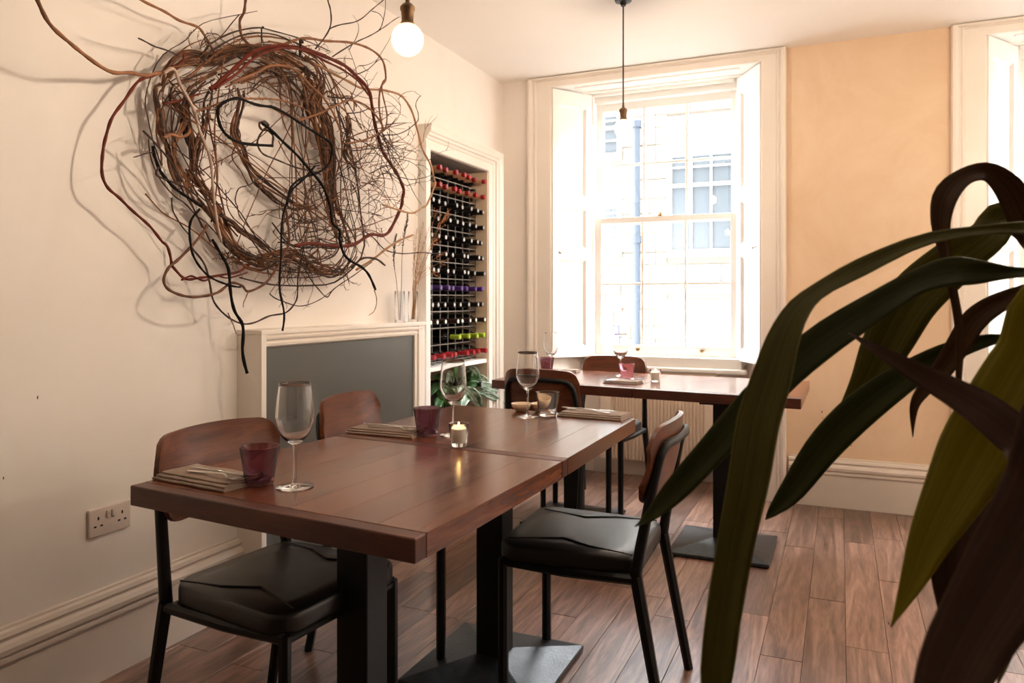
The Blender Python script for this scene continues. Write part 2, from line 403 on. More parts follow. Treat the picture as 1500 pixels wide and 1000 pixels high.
# ------------------------------------------------------------------ windows
def mitred(bm, prof, corners):
    """moulding round a door or window: each corner is a function of w (distance from the inner edge) giving a point; depth d goes along OUT"""
    R = []
    for cf in corners: R.append([bm.verts.new(cf(w_, d_)) for w_, d_ in prof])
    n = len(prof)
    for a, b in zip(R, R[1:]):
        for i in range(n): bm.faces.new((a[i], a[(i + 1) % n], b[(i + 1) % n], b[i]))
    bm.faces.new(R[0][::-1]); bm.faces.new(R[-1]); return bm
CAS = [(0, 0), (0, .024), (.006, .028), (.088, .028), (.092, .036), (.1, .04), (.106, .034), (.112, .034), (.118, .046), (.13, .052), (.142, .05), (.146, .036), (.146, 0)]
ZS0, ZS1 = .812, 2.535           # bottom and top of the sashes
def make_shutter(root, p0, p1, n, knob_u):
    """hinged leaf from p0 (room edge) to p1 (window edge), three sunk panels, face normal n"""
    p0, p1, n = Vector(p0), Vector(p1), Vector(n).normalized(); d = p1 - p0; W = d.length; d.normalize(); z0, z1 = .80, 2.585
    def P(u, z, k): return Vector((p0.x + d.x * u + n.x * k, p0.y + d.y * u + n.y * k, z))
    def slab(bm, u0, u1, a, b, k0, k1, bev=0.):
        r = bmesh.ops.create_cube(bm, size=1); vs = r['verts']
        for v in vs: v.co = P(u0 + (v.co.x + .5) * (u1 - u0), a + (v.co.z + .5) * (b - a), k0 + (v.co.y + .5) * (k1 - k0))
    bm = bmesh.new(); slab(bm, .004, W - .004, z0 + .004, z1 - .004, -.04, -.02); sh = build('shutter', bm, M['shutter'], root)
    bm = bmesh.new(); st = .05
    slab(bm, 0, st, z0, z1, -.022, 0); slab(bm, W - st, W, z0, z1, -.022, 0)
    rails = [(z0, z0 + .07), (1.455, 1.535), (1.80, 1.885), (z1 - .10, z1)]
    for a, b in rails: slab(bm, st, W - st, a, b, -.022, 0)
    build('frame', bm, M['shutter'], sh)
    for (a, b) in ((rails[0][1], rails[1][0]), (rails[1][1], rails[2][0]), (rails[2][1], rails[3][0])):
        bm = bmesh.new(); g = .014                                     # sunk panel with sloping edges
        o = [bm.verts.new(P(u, z, -.004)) for u, z in ((st, a), (W - st, a), (W - st, b), (st, b))]
        i = [bm.verts.new(P(u, z, -.017)) for u, z in ((st + g, a + g), (W - st - g, a + g), (W - st - g, b - g), (st + g, b - g))]
        k = [bm.verts.new(P(u, z, -.021)) for u, z in ((st, a), (W - st, a), (W - st, b), (st, b))]
        for q in range(4):
            r = (q + 1) % 4; bm.faces.new((o[q], o[r], i[r], i[q])); bm.faces.new((o[r], o[q], k[q], k[r]))
        bm.faces.new(i); bm.faces.new(k[::-1]); build('panel', bm, M['shutter'], sh)
    bm = bmesh.new(); c = P(knob_u, 1.50, 0); e = P(knob_u, 1.50, .03)
    tube(bm, [c, c.lerp(e, .5), c.lerp(e, .55), c.lerp(e, .8), e], [.005, .005, .012, .014, .006], 12); build('knob', bm, M['steel'], sh, True)
    for hz in (1.0, 2.3):
        bm = bmesh.new(); tube(bm, [P(W + .006, hz, -.004), P(W + .006, hz + .08, -.004)], .007, 8); build('hinge', bm, M['shutter'], sh, True)
def make_window(i):
    X = i * DX; root = root_struct('window_%d' % (i + 1))
    bm = bmesh.new()
    mitred(bm, CAS, [lambda w_, d_: Vector((.364 - w_ * 1.12 + X, YB - d_, 0)), lambda w_, d_: Vector((.364 - w_ * 1.12 + X, YB - d_, 2.59 + w_ * .45)),
                     lambda w_, d_: Vector((1.687 + w_ * .96 + X, YB - d_, 2.59 + w_ * .45)), lambda w_, d_: Vector((1.687 + w_ * .96 + X, YB - d_, 0))])
    build('casing', bm, M['trim'], root)
    bm = bmesh.new()                                                  # reveal linings behind the shutters, soffit, wall under the window
    for s, a, b in ((1, (OX0, YB), (OX0 + .155, YO)), (-1, (OX1, YB), (OX1 - .155, YO))):
        prism(bm, [(a[0] + X, a[1]), (b[0] + X, b[1]), (b[0] + X + s * .008, b[1]), (a[0] + X + s * .008, a[1])], 0, 2.6)
    box(bm, (OX0 + .1 + X, YO - .02, 0), (OX1 - .1 + X, YO + .08, .77)); build('reveal_lining', bm, M['trim'], root)
    bm = bmesh.new(); box(bm, (.36 + X, YB - .005, 2.592), (1.69 + X, 4.96, 2.612)); build('soffit', bm, M['shutter'], root)
    bm = bmesh.new(); box(bm, (.56 + X, 4.93, 2.572), (1.50 + X, 4.955, 2.594), .006); box(bm, (.50 + X, 4.72, 2.582), (1.56 + X, 4.75, 2.594), .006)
    box(bm, (.50 + X, 4.86, 2.582), (1.56 + X, 4.885, 2.594), .006); build('soffit_moulding', bm, M['shutter'], root)
    bm = bmesh.new()                                                  # box frame round the sashes
    box(bm, (.50 + X, 4.94, .77), (.565 + X, 5.08, 2.6), .004); box(bm, (1.51 + X, 4.94, .77), (1.575 + X, 5.08, 2.6), .004)
    box(bm, (.56 + X, 4.965, ZS1), (1.515 + X, 5.08, 2.6), .004); build('box_frame', bm, M['shutter'], root)
    bm = bmesh.new(); box(bm, (.53 + X, 4.90, .742), (1.55 + X, 5.08, .812), .006); box(bm, (.50 + X, 4.87, .715), (1.58 + X, 4.96, .745), .008)
    build('sill', bm, M['shutter'], root)
    bm = bmesh.new(); box(bm, (.55 + X, 4.985, 0), (1.53 + X, 5.0, .14), .003); build('plinth', bm, M['skirt'], root)
    XL, XR, ZM = .565 + X, 1.512 + X, 1.722
    for nm, y, z0, z1, rb, rt, st in (('upper_sash', 5.045, ZM - .02, ZS1, .034, .05, .043), ('lower_sash', 5.0, ZS0, ZM + .022, .066, .036, .043)):
        bm = bmesh.new()
        box(bm, (XL, y - .02, z0), (XL + st, y + .02, z1), .003); box(bm, (XR - st, y - .02, z0), (XR, y + .02, z1), .003)
        box(bm, (XL + st, y - .0195, z0), (XR - st, y + .0195, z0 + rb), .001); box(bm, (XL + st, y - .0195, z1 - rt), (XR - st, y + .0195, z1), .001)
        sash = build(nm, bm, M['shutter'], root)
        gx = [XL + st + (XR - XL - 2 * st) * k / 3 for k in range(4)]; zm = (z0 + rb + z1 - rt) / 2
        for k in (1, 2):
            bm = bmesh.new(); box(bm, (gx[k] - .008, y - .014, z0 + rb), (gx[k] + .008, y + .014, z1 - rt), .003); build('glazing_bar', bm, M['shutter'], sash)
        bm = bmesh.new(); box(bm, (XL + st, y - .013, zm - .008), (XR - st, y + .013, zm + .008), .003); build('glazing_bar', bm, M['shutter'], sash)
        for k in range(3):
            for a, b in ((z0 + rb, zm - .008), (zm + .008, z1 - rt)):
                bm = bmesh.new(); vs = [bm.verts.new((xx, y, zz)) for xx, zz in ((gx[k] + .004, a - .004), (gx[k + 1] - .004, a - .004), (gx[k + 1] - .004, b + .004), (gx[k] + .004, b + .004))]
                bm.faces.new(vs); build('pane', bm, M['pane'], sash)
        if nm == 'lower_sash':
            for xx in (XL + .30, XR - .22):
                bm = bmesh.new(); box(bm, (xx - .014, y - .028, z0 + .034), (xx + .014, y - .018, z0 + .046), .003); tube(bm, [(xx - .009, y - .03, z0 + .034), (xx, y - .034, z0 + .03), (xx + .009, y - .03, z0 + .034)], .003, 6)
                build('sash_lift', bm, M['gilt'], sash)
            bm = bmesh.new(); box(bm, (1.0 + X, y - .03, z1), (1.03 + X, y + .02, z1 + .012), .003); tube(bm, [(1.015 + X, y - .01, z1 + .01), (1.015 + X, y - .01, z1 + .026)], [.008, .01], 8); build('sash_catch', bm, M['gilt'], sash)
    bm = bmesh.new(); tube(bm, [(1.52 + X, 4.975, .82), (1.52 + X, 4.975, 1.74)], .005, 6); build('sash_cord', bm, M['dark'], root)
    make_shutter(root, (.374 + X, 4.66), (.556 + X, 4.935), (.83, -.55), .045)
    make_shutter(root, (1.678 + X, 4.66), (1.515 + X, 4.935), (-.86, -.5), .045)
for i in range(3): make_window(i)
# ------------------------------------------------------------------ wine niche casing (trim_1)
NC = [(0, 0), (0, .046), (.004, .05), (.05, .05), (.054, .042), (.06, .042), (.066, .05), (.078, .055), (.084, .066), (.098, .07), (.104, .078), (.116, .082), (.122, .08), (.14, .086), (.15, .084), (.15, 0)]
bm = bmesh.new()
mitred(bm, NC, [lambda w_, d_: Vector((d_, 3.56, NZ + w_ * .9)), lambda w_, d_: Vector((d_, NY1 + w_, NZ + w_ * .9)), lambda w_, d_: Vector((d_, NY1 + w_, 0))])
t1 = struct(build('trim_1', bm, M['trim']))
bm = bmesh.new(); box(bm, (0, 3.56, 0), (.05, NY0 + .003, NZ + .004), .002); build('jamb', bm, M['shutter'], t1)
bm = bmesh.new(); box(bm, (ND, NY0, .782), (.035, NY1, .806), .002); build('niche_shelf', bm, M['shutter'], t1)
# ------------------------------------------------------------------ boarded fireplace
fp = thing('fireplace_surround', 'cream fireplace surround boarded up with a dark grey panel under a narrow mantel', 'fireplace', (0, 2.82, 0))
def fbox(name, a, b, m, bev=.002):
    bm = bmesh.new(); box(bm, (a[0], a[1] - 2.82, a[2]), (b[0], b[1] - 2.82, b[2]), bev); return build(name, bm, M[m], fp)
fbox('side_panel', (0, 2.212, 0), (.098, 3.43, 1.051), 'trim')
fbox('grey_board', (.09, 2.236, .0), (.104, 3.338, 1.008), 'board')
fbox('stile', (.09, 2.211, 0), (.122, 2.238, 1.055), 'trim')
for a, b, xx in ((3.335, 3.362, .114), (3.36, 3.385, .122), (3.385, 3.43, .118)): fbox('stile', (.09, a, 0), (xx, b, 1.055), 'trim', .004)
bm = bmesh.new()
sweep(bm, [(.09, 1.0), (.108, 1.0), (.116, 1.006), (.118, 1.016), (.112, 1.022), (.112, 1.026), (.122, 1.032), (.124, 1.04), (.116, 1.046), (.116, 1.052), (.09, 1.052)], (0, 2.236 - 2.82, 0), (0, 3.40 - 2.82, 0), out=(1, 0, 0)); build('frieze_moulding', bm, M['trim'], fp)
fbox('mantel_shelf', (0, 2.209, 1.05), (.124, 3.433, 1.068), 'trim', .003)
# ------------------------------------------------------------------ radiator
rad = thing('radiator', 'cream ribbed panel radiator under the sash window behind the far tables', 'radiator', (1.04, 4.9, 0))
bm = bmesh.new(); ys = []
n = 26; xa, xb = .705 - 1.04, 1.318 - 1.04
for k in range(n):
    p = (xb - xa) / n; x0 = xa + k * p
    ys += [(x0, .0), (x0 + p * .18, -.012), (x0 + p * .52, -.012), (x0 + p * .7, .0)]
ys.append((xb, 0))
A = [bm.verts.new((x_, y_, .125)) for x_, y_ in ys]; B = [bm.verts.new((x_, y_, .69)) for x_, y_ in ys]
for i in range(len(ys) - 1): bm.faces.new((A[i], A[i + 1], B[i + 1], B[i]))
build('ribbed_face', bm, M['radiator'], rad)
bm = bmesh.new(); box(bm, (.625 - 1.04, .004, .11), (1.385 - 1.04, .06, .70), .006); build('panel', bm, M['radiator'], rad)
bm = bmesh.new(); box(bm, (1.318 - 1.04, -.012, .115), (1.386 - 1.04, .006, .70), .004); build('end_cover', bm, M['radiator'], rad)
bm = bmesh.new(); box(bm, (.625 - 1.04, -.012, .115), (.705 - 1.04, .006, .70), .004); build('end_cover', bm, M['radiator'], rad)
bm = bmesh.new(); box(bm, (.62 - 1.04, -.014, .70), (1.39 - 1.04, -.004, .712)); box(bm, (.62 - 1.04, .056, .70), (1.39 - 1.04, .066, .712))
for k in range(30): box(bm, (.62 - 1.04 + k * .0262, -.006, .70), (.62 - 1.04 + k * .0262 + .011, .058, .71))
build('top_grille', bm, M['radiator'], rad)
bm = bmesh.new(); tube(bm, smooth_path([(.34, .02, .16), (.36, .02, .12), (.38, .0, .06), (.38, .0, .0)], 10), .008, 8); tube(bm, [(.33, .02, .15), (.37, .02, .15)], .016, 10); build('valve_pipe', bm, M['radiator'], rad, True, auto=40)
# ------------------------------------------------------------------ the house across the lane
fac = thing('stone_house', 'pale sandstone house across the lane seen through the windows', 'building', (0, 10.0, 0))
bm = bmesh.new(); box(bm, (-9, .03, -1.5), (16, .4, 5.5)); build('house_wall', bm, M['mortar'], fac)
wins = [(.06, .83, 1.85, 3.55), (.06, .83, .35, 1.12), (-.98, -.69, 1.88, 2.66), (-.98, -.69, 3.2, 3.9), (3.2, 4.0, 1.85, 3.55), (3.2, 4.0, .2, 1.1), (5.8, 6.6, 1.85, 3.55), (8.4, 9.2, 1.85, 3.55)]
random.seed(21); blk = {}
z = -.6; far = bmesh.new()
def lay(m0, m1, z, hh):
    if m1 - m0 < .04: return
    if -1.6 < m0 < 1.4 and 0 < z < 4.3:
        key = (round(m1 - m0, 2), round(hh, 2))
        if key not in blk:
            b = bmesh.new(); box(b, (.004, 0, .004), (key[0] - .004, .05, key[1] - .004), .008, seg=1); bmesh.ops.recalc_face_normals(b, faces=b.faces)
            me = bpy.data.meshes.new('stone'); b.to_mesh(me); b.free(); me.materials.append(M['stone']); blk[key] = me
        link('stone', blk[key], None, fac, (m0, random.uniform(-.008, .008), z))
    else: box(far, (m0 + .004, 0, z + .004), (m1 - .004, .05, z + hh - .004))
while z < 5.4:
    hh = random.choice((.17, .2, .23, .26)); cuts = [(a - .07, b + .07) for a, b, c, d in wins if z + hh > c - .1 and z < d + .07]
    runs = [(-4.5, 8.5)]
    for a, b in cuts: runs = [r for p0, p1 in runs for r in ((p0, min(p1, a)), (max(p0, b), p1)) if r[1] - r[0] > .02]
    for p0, p1 in runs:
        xx = p0
        while xx < p1 - .02:
            ww = random.choice((.3, .38, .46, .56)); e = min(xx + ww, p1)
            if p1 - e < .12: e = p1
            lay(xx, e, z, hh); xx = e
    z += hh
stuff(build('stone_courses', far, M['stone'], fac))
for (a, b, c, d) in wins:
    bm = bmesh.new(); t_ = .07
    box(bm, (a - t_, -.05, c - .1), (b + t_, .08, c), .01); box(bm, (a - t_, -.02, d), (b + t_, .08, d + t_), .01)
    box(bm, (a - t_, -.02, c), (a, .08, d), .01); box(bm, (b, -.02, c), (b + t_, .08, d), .01)
    mid = (c + d) / 2
    box(bm, (a, -.015, mid - .022), (b, .02, mid + .022)); nb = 3 if b - a > .5 else 1
    for k in range(1, nb): box(bm, (a + (b - a) * k / nb - .012, -.014, c), (a + (b - a) * k / nb + .012, .02, d))
    box(bm, (a, -.013, c + (mid - c) * .5 - .01), (b, .02, c + (mid - c) * .5 + .01)); box(bm, (a, -.012, mid + (d - mid) * .28 - .01), (b, .02, mid + (d - mid) * .28 + .01))
    wn = build('house_window', bm, M['facade_white'], fac)
    bm = bmesh.new(); box(bm, (a, .012, c), (b, .02, d)); build('pane', bm, M['facade_glass'], wn)
    bm = bmesh.new(); box(bm, (a, .002, mid + (d - mid) * .45), (b, .008, d)); build('blind', bm, M['blind'], wn)
    if c < 1: bm = bmesh.new(); box(bm, (a, .002, c), (b, .007, mid + (d - mid) * .44)); build('blind', bm, M['blind'], wn)
bm = bmesh.new(); tube(bm, [(-.395, -.1, -1.4), (-.395, -.1, 3.56)], .05, 12)
for zz in (.5, 1.95, 3.5): tube(bm, [(-.395, -.1, zz), (-.395, -.1, zz + .09)], .068, 12)
build('drainpipe', bm, M['pipe'], fac, True, auto=40)
bm = bmesh.new(); box(bm, (-.84, -.03, -1.4), (-.66, .06, .83), .01); build('blue_door', bm, M['blue'], fac)
bm = bmesh.new(); box(bm, (-.86, -.04, 1.02), (-.62, .03, 1.09), .005); build('pink_sign', bm, M['pinksign'], fac)
bm = bmesh.new(); box(bm, (-9, 5.3, -1.6), (16, 10.1, -1.4)); struct(build('street', bm, M['asphalt']))

bm = bmesh.new(); box(bm, (-9, YO + .06, H + .1), (16, YO + .16, 9.0)); struct(build('shade_wall_upper', bm, M['stone']))  # unseen upper wall, added to shade the house across the lane
# ------------------------------------------------------------------ tables
def make_table(c, base, label, thick=.047, zt=.75, edge_front=True):
    """c: four corners (front-left, front-right, back-right, back-left) of the top"""
    c = [Vector((p[0], p[1], 0)) for p in c]; o = Vector((base[0], base[1], 0))
    t = thing('dining_table', label, 'table', o, 0, 'dining tables with pedestal feet')
    def Q(u, v): return (c[0].lerp(c[1], u)).lerp(c[3].lerp(c[2], u), v) - o
    nb = 7; v0 = .055
    for k in range(nb):
        bm = bmesh.new(); g = .00005
        prism(bm, [Q(k / nb + g, v0), Q((k + 1) / nb - g, v0), Q((k + 1) / nb - g, 1), Q(k / nb + g, 1)], zt - thick, zt, .0004 if k < nb - 1 else .0009, 1)
        build('board', bm, M['table'], t)
    bm = bmesh.new(); prism(bm, [Q(0, 0), Q(1, 0), Q(1, v0 - .0006), Q(0, v0 - .0006)], zt - thick, zt, .003, 2); build('end_strip', bm, M['edge'], t)
    bm = bmesh.new(); box(bm, (-.1, -.1, zt - thick - .012), (.1, .1, zt - thick), .002); build('top_plate', bm, M['black'], t)
    bm = bmesh.new(); box(bm, (-.045, -.045, .03), (.045, .045, zt - thick - .012), .004); build('post', bm, M['black'], t)
    bm = bmesh.new(); h = .225                                          # four-sided hipped foot
    lo = [bm.verts.new((sx * h, sy * h, .004)) for sx, sy in ((-1, -1), (1, -1), (1, 1), (-1, 1))]
    md = [bm.verts.new((sx * h, sy * h, .02)) for sx, sy in ((-1, -1), (1, -1), (1, 1), (-1, 1))]
    hi = [bm.verts.new((sx * .046, sy * .046, .055)) for sx, sy in ((-1, -1), (1, -1), (1, 1), (-1, 1))]
    for i in range(4):
        j = (i + 1) % 4; bm.faces.new((lo[i], lo[j], md[j], md[i])); bm.faces.new((md[i], md[j], hi[j], hi[i]))
    bm.faces.new(lo[::-1]); bm.faces.new(hi); bmesh.ops.bevel(bm, geom=[e for e in bm.edges], offset=.0025, segments=1, affect='EDGES')
    build('base_plate', bm, M['iron'], t)
    bm = bmesh.new(); prism(bm, [(-.2, -.2), (.2, -.2), (.2, .2), (-.2, .2)], 0, .005); build('foot_pad', bm, M['black'], t)
    return t
T1 = make_table([(.604, 1.244), (1.416, 1.171), (1.437, 1.890), (.652, 1.957)], (1.03, 1.56), 'nearest mahogany dining table with one purple tumbler and a napkin on it')
T2 = make_table([(.655, 1.963), (1.437, 1.896), (1.434, 2.684), (.666, 2.738)], (1.10, 2.19), 'mahogany dining table behind the nearest one, with two small cream bowls on it')
T3 = make_table([(.382, 3.690), (1.186, 3.597), (1.2, 4.36), (.39, 4.44)], (.80, 3.85), 'far dining table at left near the wine niche, by the window')
T4 = make_table([(1.190, 3.597), (1.96, 3.516), (1.966, 4.309), (1.204, 4.36)], (1.607, 3.695), 'far dining table at right whose end projects beyond the window, holding a lit tealight')
# ------------------------------------------------------------------ chairs (local: faces +x)
def make_chair(label):
    t = thing('dining_chair', label, 'chair', (0, 0, 0), 0, 'dining chairs with plywood backs')
    pad = []
    for i in range(4):
        pass
    poly = rrect(.21, .21, .07, 6); poly = [(x_ + .0, y_ * (1 + .05 * (x_ / .21))) for x_, y_ in poly]
    bm = bmesh.new(); n = len(poly); rings = []
    for s_, z_ in ((.97, .424), (.995, .428), (1., .436), (1., .460), (.99, .469), (.965, .4745), (.7, .477), (.3, .478)):
        rings.append([bm.verts.new((p[0] * s_, p[1] * s_, z_)) for p in poly])
    for a, b in zip(rings, rings[1:]):
        for i in range(n): bm.faces.new((a[i], a[(i + 1) % n], b[(i + 1) % n], b[i]))
    bm.faces.new(rings[0][::-1]); bm.faces.new(rings[-1]); seat = build('seat', bm, M['leather'], t, True, auto=50)
    for s in (-1, 1):
        bm = bmesh.new(); pts = [(-.19, s * .175, .4745), (-.06, s * .155, .4785), (.03, s * .115, .4795), (.185, s * .165, .4755)]
        tube(bm, pts, .0022, 6); build('seam', bm, M['seam'], seat)
    for s in (-1, 1):
        bm = bmesh.new(); tube(bm, [(.19, s * .195, 0), (.19, s * .195, .425)], .0155, 8, phase=.39); build('leg', bm, M['black'], t, True, auto=35)
        bm = bmesh.new(); tube(bm, [(-.285, s * .215, 0), (-.205, s * .205, .43)], [.0145, .0175], 8, phase=.39); build('leg', bm, M['black'], t, True, auto=35)
        bm = bmesh.new(); tube(bm, [(-.21, s * .205, .418), (.0, s * .2, .412), (.19, s * .195, .418)], .015, 8, phase=.39); build('side_rail', bm, M['black'], t, True, auto=35)
    bm = bmesh.new(); tube(bm, [(.19, -.195, .415), (.19, .195, .415)], .012, 8, phase=.39); build('cross_rail', bm, M['black'], t, True, auto=35)
    bm = bmesh.new(); tube(bm, [(-.19, -.2, .415), (-.19, .2, .415)], .012, 8, phase=.39); build('cross_rail', bm, M['black'], t, True, auto=35)
    bm = bmesh.new(); half = [(-.205, .205, .43), (-.22, .2, .52), (-.246, .19, .66), (-.262, .182, .735), (-.271, .17, .765), (-.281, .148, .782), (-.296, .09, .788), (-.303, 0, .79)]
    full = half + [(p[0], -p[1], p[2]) for p in half[-2::-1]]
    tube(bm, smooth_path(full, 60), [.0165 - .0045 * math.sin(math.pi * i / 59) for i in range(60)], 8); build('back_frame', bm, M['black'], t, True)
    w_, zb, zt, rc = .205, .615, .83, .055
    def P(u, v):
        y = (u * 2 - 1) * w_; e = max(0, abs(y) - (w_ - rc)); dz = rc - math.sqrt(max(0, rc * rc - e * e))
        crown = .012 * (1 - (y / w_) ** 2)
        z = (zb + dz) + (zt + crown - dz - (zb + dz)) * v
        bow = .036 * (y / w_) ** 2
        x = -.243 - (z - zb) * .20 + bow + .01 * ((v - .5) * 2) ** 2 - .01
        nn = Vector((1, -.4 * y / w_, .2)).normalized(); return Vector((x, y, z)), nn
    bm = bmesh.new(); shell(bm, P, 28, 8, .013)
    bmesh.ops.remove_doubles(bm, verts=bm.verts, dist=.0004)
    bmesh.ops.recalc_face_normals(bm, faces=bm.faces); build('backrest', bm, M['ply'], t, True, auto=40)
    for s in (-1, 1):
        bm = bmesh.new(); tube(bm, [(-.255, s * .188, .69), (-.235, s * .188, .695)], .007, 8); build('screw', bm, M['steel'], t, True, auto=40)
    return t
GC = 'dining chairs with plywood backs'
ch = make_chair('wooden-backed black chair nearest the camera at left, between the nearest table and wall socket')
ch.location = (.80, 1.555, 0); ch.rotation_euler = (0, 0, math.radians(-5))
dup(ch, (.735, 2.29, 0), math.radians(6), 'wooden-backed black chair in front of the grey fireplace board')
dup(ch, (1.395, 2.21, 0), math.radians(182), 'black chair on the right of the near tables, its whole dark seat visible')
dup(ch, (.765, 3.74, 0), math.radians(86), 'chair seen from behind at the far left table, black hoop on its back')
dup(ch, (.84, 4.185, 0), math.radians(-94), 'chair facing the camera between the far tables and the window radiator')
# ------------------------------------------------------------------ pendants
GP = 'bare globe pendants'
def make_pendant(loc, label):
    t = thing('pendant_lamp', label, 'lamp', loc, 0, GP)
    bm = bmesh.new(); lathe(bm, [(0, -.046)] + [(.045 * math.sin(a), -.046 * math.cos(a)) for a in [math.pi * k / 16 for k in range(1, 14)]] + [(.0135, .044), (.0135, .05), (0, .05)], 28)
    build('globe', bm, M['bulb_glass'], t, True)
    bm = bmesh.new(); lathe(bm, [(0, -.026), (.012, -.022), (.017, -.008), (.016, .008), (.009, .022), (.004, .03), (0, .031)], 16); build('filament', bm, M['filament'], t, True)
    bm = bmesh.new(); lathe(bm, [(0, .036), (.016, .036), (.0195, .04), (.0195, .046), (.0165, .05), (.0165, .056)] + [(.0165, .06), (.018, .078), (.0205, .082), (.0205, .09), (.014, .098), (.006, .102), (.006, .112), (0, .112)], 24)
    build('bulb_holder', bm, M['brass'], t, True, auto=35)
    top = H - loc[2]
    bm = bmesh.new(); tube(bm, [(0, 0, .108), (0, 0, top - .01)], .0035, 8); build('flex', bm, M['cord'], t, True)
    bm = bmesh.new(); lathe(bm, [(0, top - .03), (.012, top - .03), (.016, top - .012), (.04, top - .008), (.042, top), (0, top)], 24); build('ceiling_cup', bm, M['black'], t, True, auto=35)
    return t
P1 = make_pendant((1.02, 1.789, 1.902), 'large lit globe bulb hanging in front of the twig wreath, cut by the top edge')
p = make_pendant((1.137, 3.609, 2.028), 'lit globe bulb on a long black cord in front of the sash window')
for q in ((3.05, 1.75, 1.92), (3.05, 3.5, 2.0), (3.05, 2.65, 1.96), (4.15, 2.6, 1.95), (5.2, 1.75, 1.92), (5.2, 3.5, 2.0)):  # unseen lamps; the middle pair is added to brighten the left wall
    dup(p, q, 0, 'bare globe pendant lamp added in the part of the room out of view')
# ------------------------------------------------------------------ wall socket
so = thing('wall_socket', 'white double wall socket with two rocker switches above the left skirting', 'socket', (0, 1.66, .492))
bm = bmesh.new(); box(bm, (0, -.074, -.044), (.011, .074, .044), .004, seg=3); build('face_plate', bm, M['socket'], so, True, auto=40)
for yy in (-.009, .009):
    bm = bmesh.new(); box(bm, (.009, yy - .006, .008), (.016, yy + .006, .03), .002); build('rocker_switch', bm, M['socket'], so)
for cy in (-.042, .042):
    for dy, dz, sy, sz in ((0, .012, .0028, .005), (-.011, -.012, .0045, .0026), (.011, -.012, .0045, .0026)):
        bm = bmesh.new(); box(bm, (.0095, cy + dy - sy, dz - sz), (.0114, cy + dy + sy, dz + sz)); build('pin_slot', bm, M['dark'], so)
# ------------------------------------------------------------------ tableware
ZT = .7505
def make_glass(label):
    t = thing('wine_glass', label, 'glass', (0, 0, 0), 0, 'wine glasses on the tables')
    bowl_o = curve_prof([(.004, .098), (.012, .101), (.030, .118), (.042, .146), (.0435, .165), (.0405, .200), (.0355, .2395)], 26)
    bowl_i = curve_prof([(.0349, .2397), (.0398, .200), (.0428, .165), (.0412, .1465), (.0288, .120), (.011, .107), (.0, .1055)], 24)
    bm = bmesh.new(); lathe(bm, [(0, .0975)] + bowl_o + [(.0352, .2399)] + bowl_i[:-1] + [(0, .1055)], 48); build('bowl', bm, M['clear'], t, True)
    bm = bmesh.new(); lathe(bm, [(0, .0068)] + curve_prof([(.0075, .007), (.0042, .022), (.0036, .05), (.0038, .08), (.0048, .0976)], 14) + [(0, .0976)], 20); build('stem', bm, M['clear'], t, True, auto=60)
    bm = bmesh.new(); lathe(bm, [(0, 0), (.042, 0), (.043, .0012), (.042, .0024), (.028, .0038), (.012, .0058), (.0075, .0072), (0, .0072)], 40); build('foot', bm, M['clear'], t, True, auto=60)
    return t
GG = 'wine glasses on the tables'
def tz(u, v, z=ZT):
    q = at_z(u, v, z); return (q.x, q.y, z)
g0 = make_glass('empty wine glass nearest the camera, beside the front purple tumbler'); g0.location = tz(432, 713)
dup(g0, tz(664, 637), 0, 'empty wine glass behind the near lit candle and beside the middle purple tumbler')
dup(g0, tz(773, 610), .5, 'empty wine glass beside the clear tumbler and the small cream bowls')
dup(g0, tz(807, 546), .8, 'empty wine glass at the far left table corner beside the left shutter')
dup(g0, tz(909, 550), .3, 'empty wine glass standing behind the pink tumbler on the far table')
def make_tumbler(m, label):
    bm = bmesh.new()
    lathe(bm, [(0, 0), (.028, 0), (.032, .003), (.035, .02), (.0445, .088), (.0443, .0895), (.0432, .0895), (.0428, .088), (.0335, .022), (.029, .011), (0, .0095)], 40)
    o = build('tumbler', bm, M[m], None, True, auto=60); return tag(o, label, 'tumbler', 'water tumblers on the tables')
tu = make_tumbler('amethyst', 'purple glass tumbler in front, beside the nearest wine glass and napkin'); tu.location = tz(380, 709)
tu2 = dup(tu, tz(626, 638), 0, 'purple glass tumbler at the table join, left of the lit candle')
dup(tu, tz(801, 545), 0, 'purple glass tumbler on the far left table corner')
tc = make_tumbler('clear', 'clear water tumbler in front of the small cream bowls'); tc.location = tz(802, 609)
tp = make_tumbler('pink', 'pink glass tumbler by the napkin on the far table'); tp.location = tz(918, 556)
def make_votive(loc, label, lab2):
    bm = bmesh.new(); lathe(bm, [(0, 0), (.022, 0), (.0235, .002), (.0305, .068), (.029, .0685), (.0272, .066), (.0225, .012), (0, .0105)], 32)
    o = build('votive_holder', bm, M['clear'], None, True, auto=60); o.location = loc; tag(o, label, 'candle holder', 'clear votive holders')
    c = thing('tealight_candle', lab2, 'candle', (loc[0], loc[1], loc[2] + .0112), 0, 'lit candles')
    bm = bmesh.new(); lathe(bm, [(0, 0), (.0208, 0), (.0228, .040), (.0215, .0412), (.006, .040), (0, .040)], 28); build('wax', bm, M['wax'], c, True, auto=40)
    bm = bmesh.new(); tube(bm, [(0, 0, .039), (.0005, 0, .0445)], .0009, 6); build('wick', bm, M['wick'], c)
    bm = bmesh.new(); lathe(bm, [(0, .0435), (.0022, .0455), (.0032, .049), (.0026, .053), (.001, .057), (0, .0595)], 12); build('flame', bm, M['flame'], c, True)
make_votive(tz(672, 653), 'clear glass votive holder on the join of the near tables', 'lit white candle inside the votive on the join of the near tables')
make_votive(tz(960, 559), 'clear glass votive holder on the right far table', 'lit white candle inside the votive on the far table by the window')
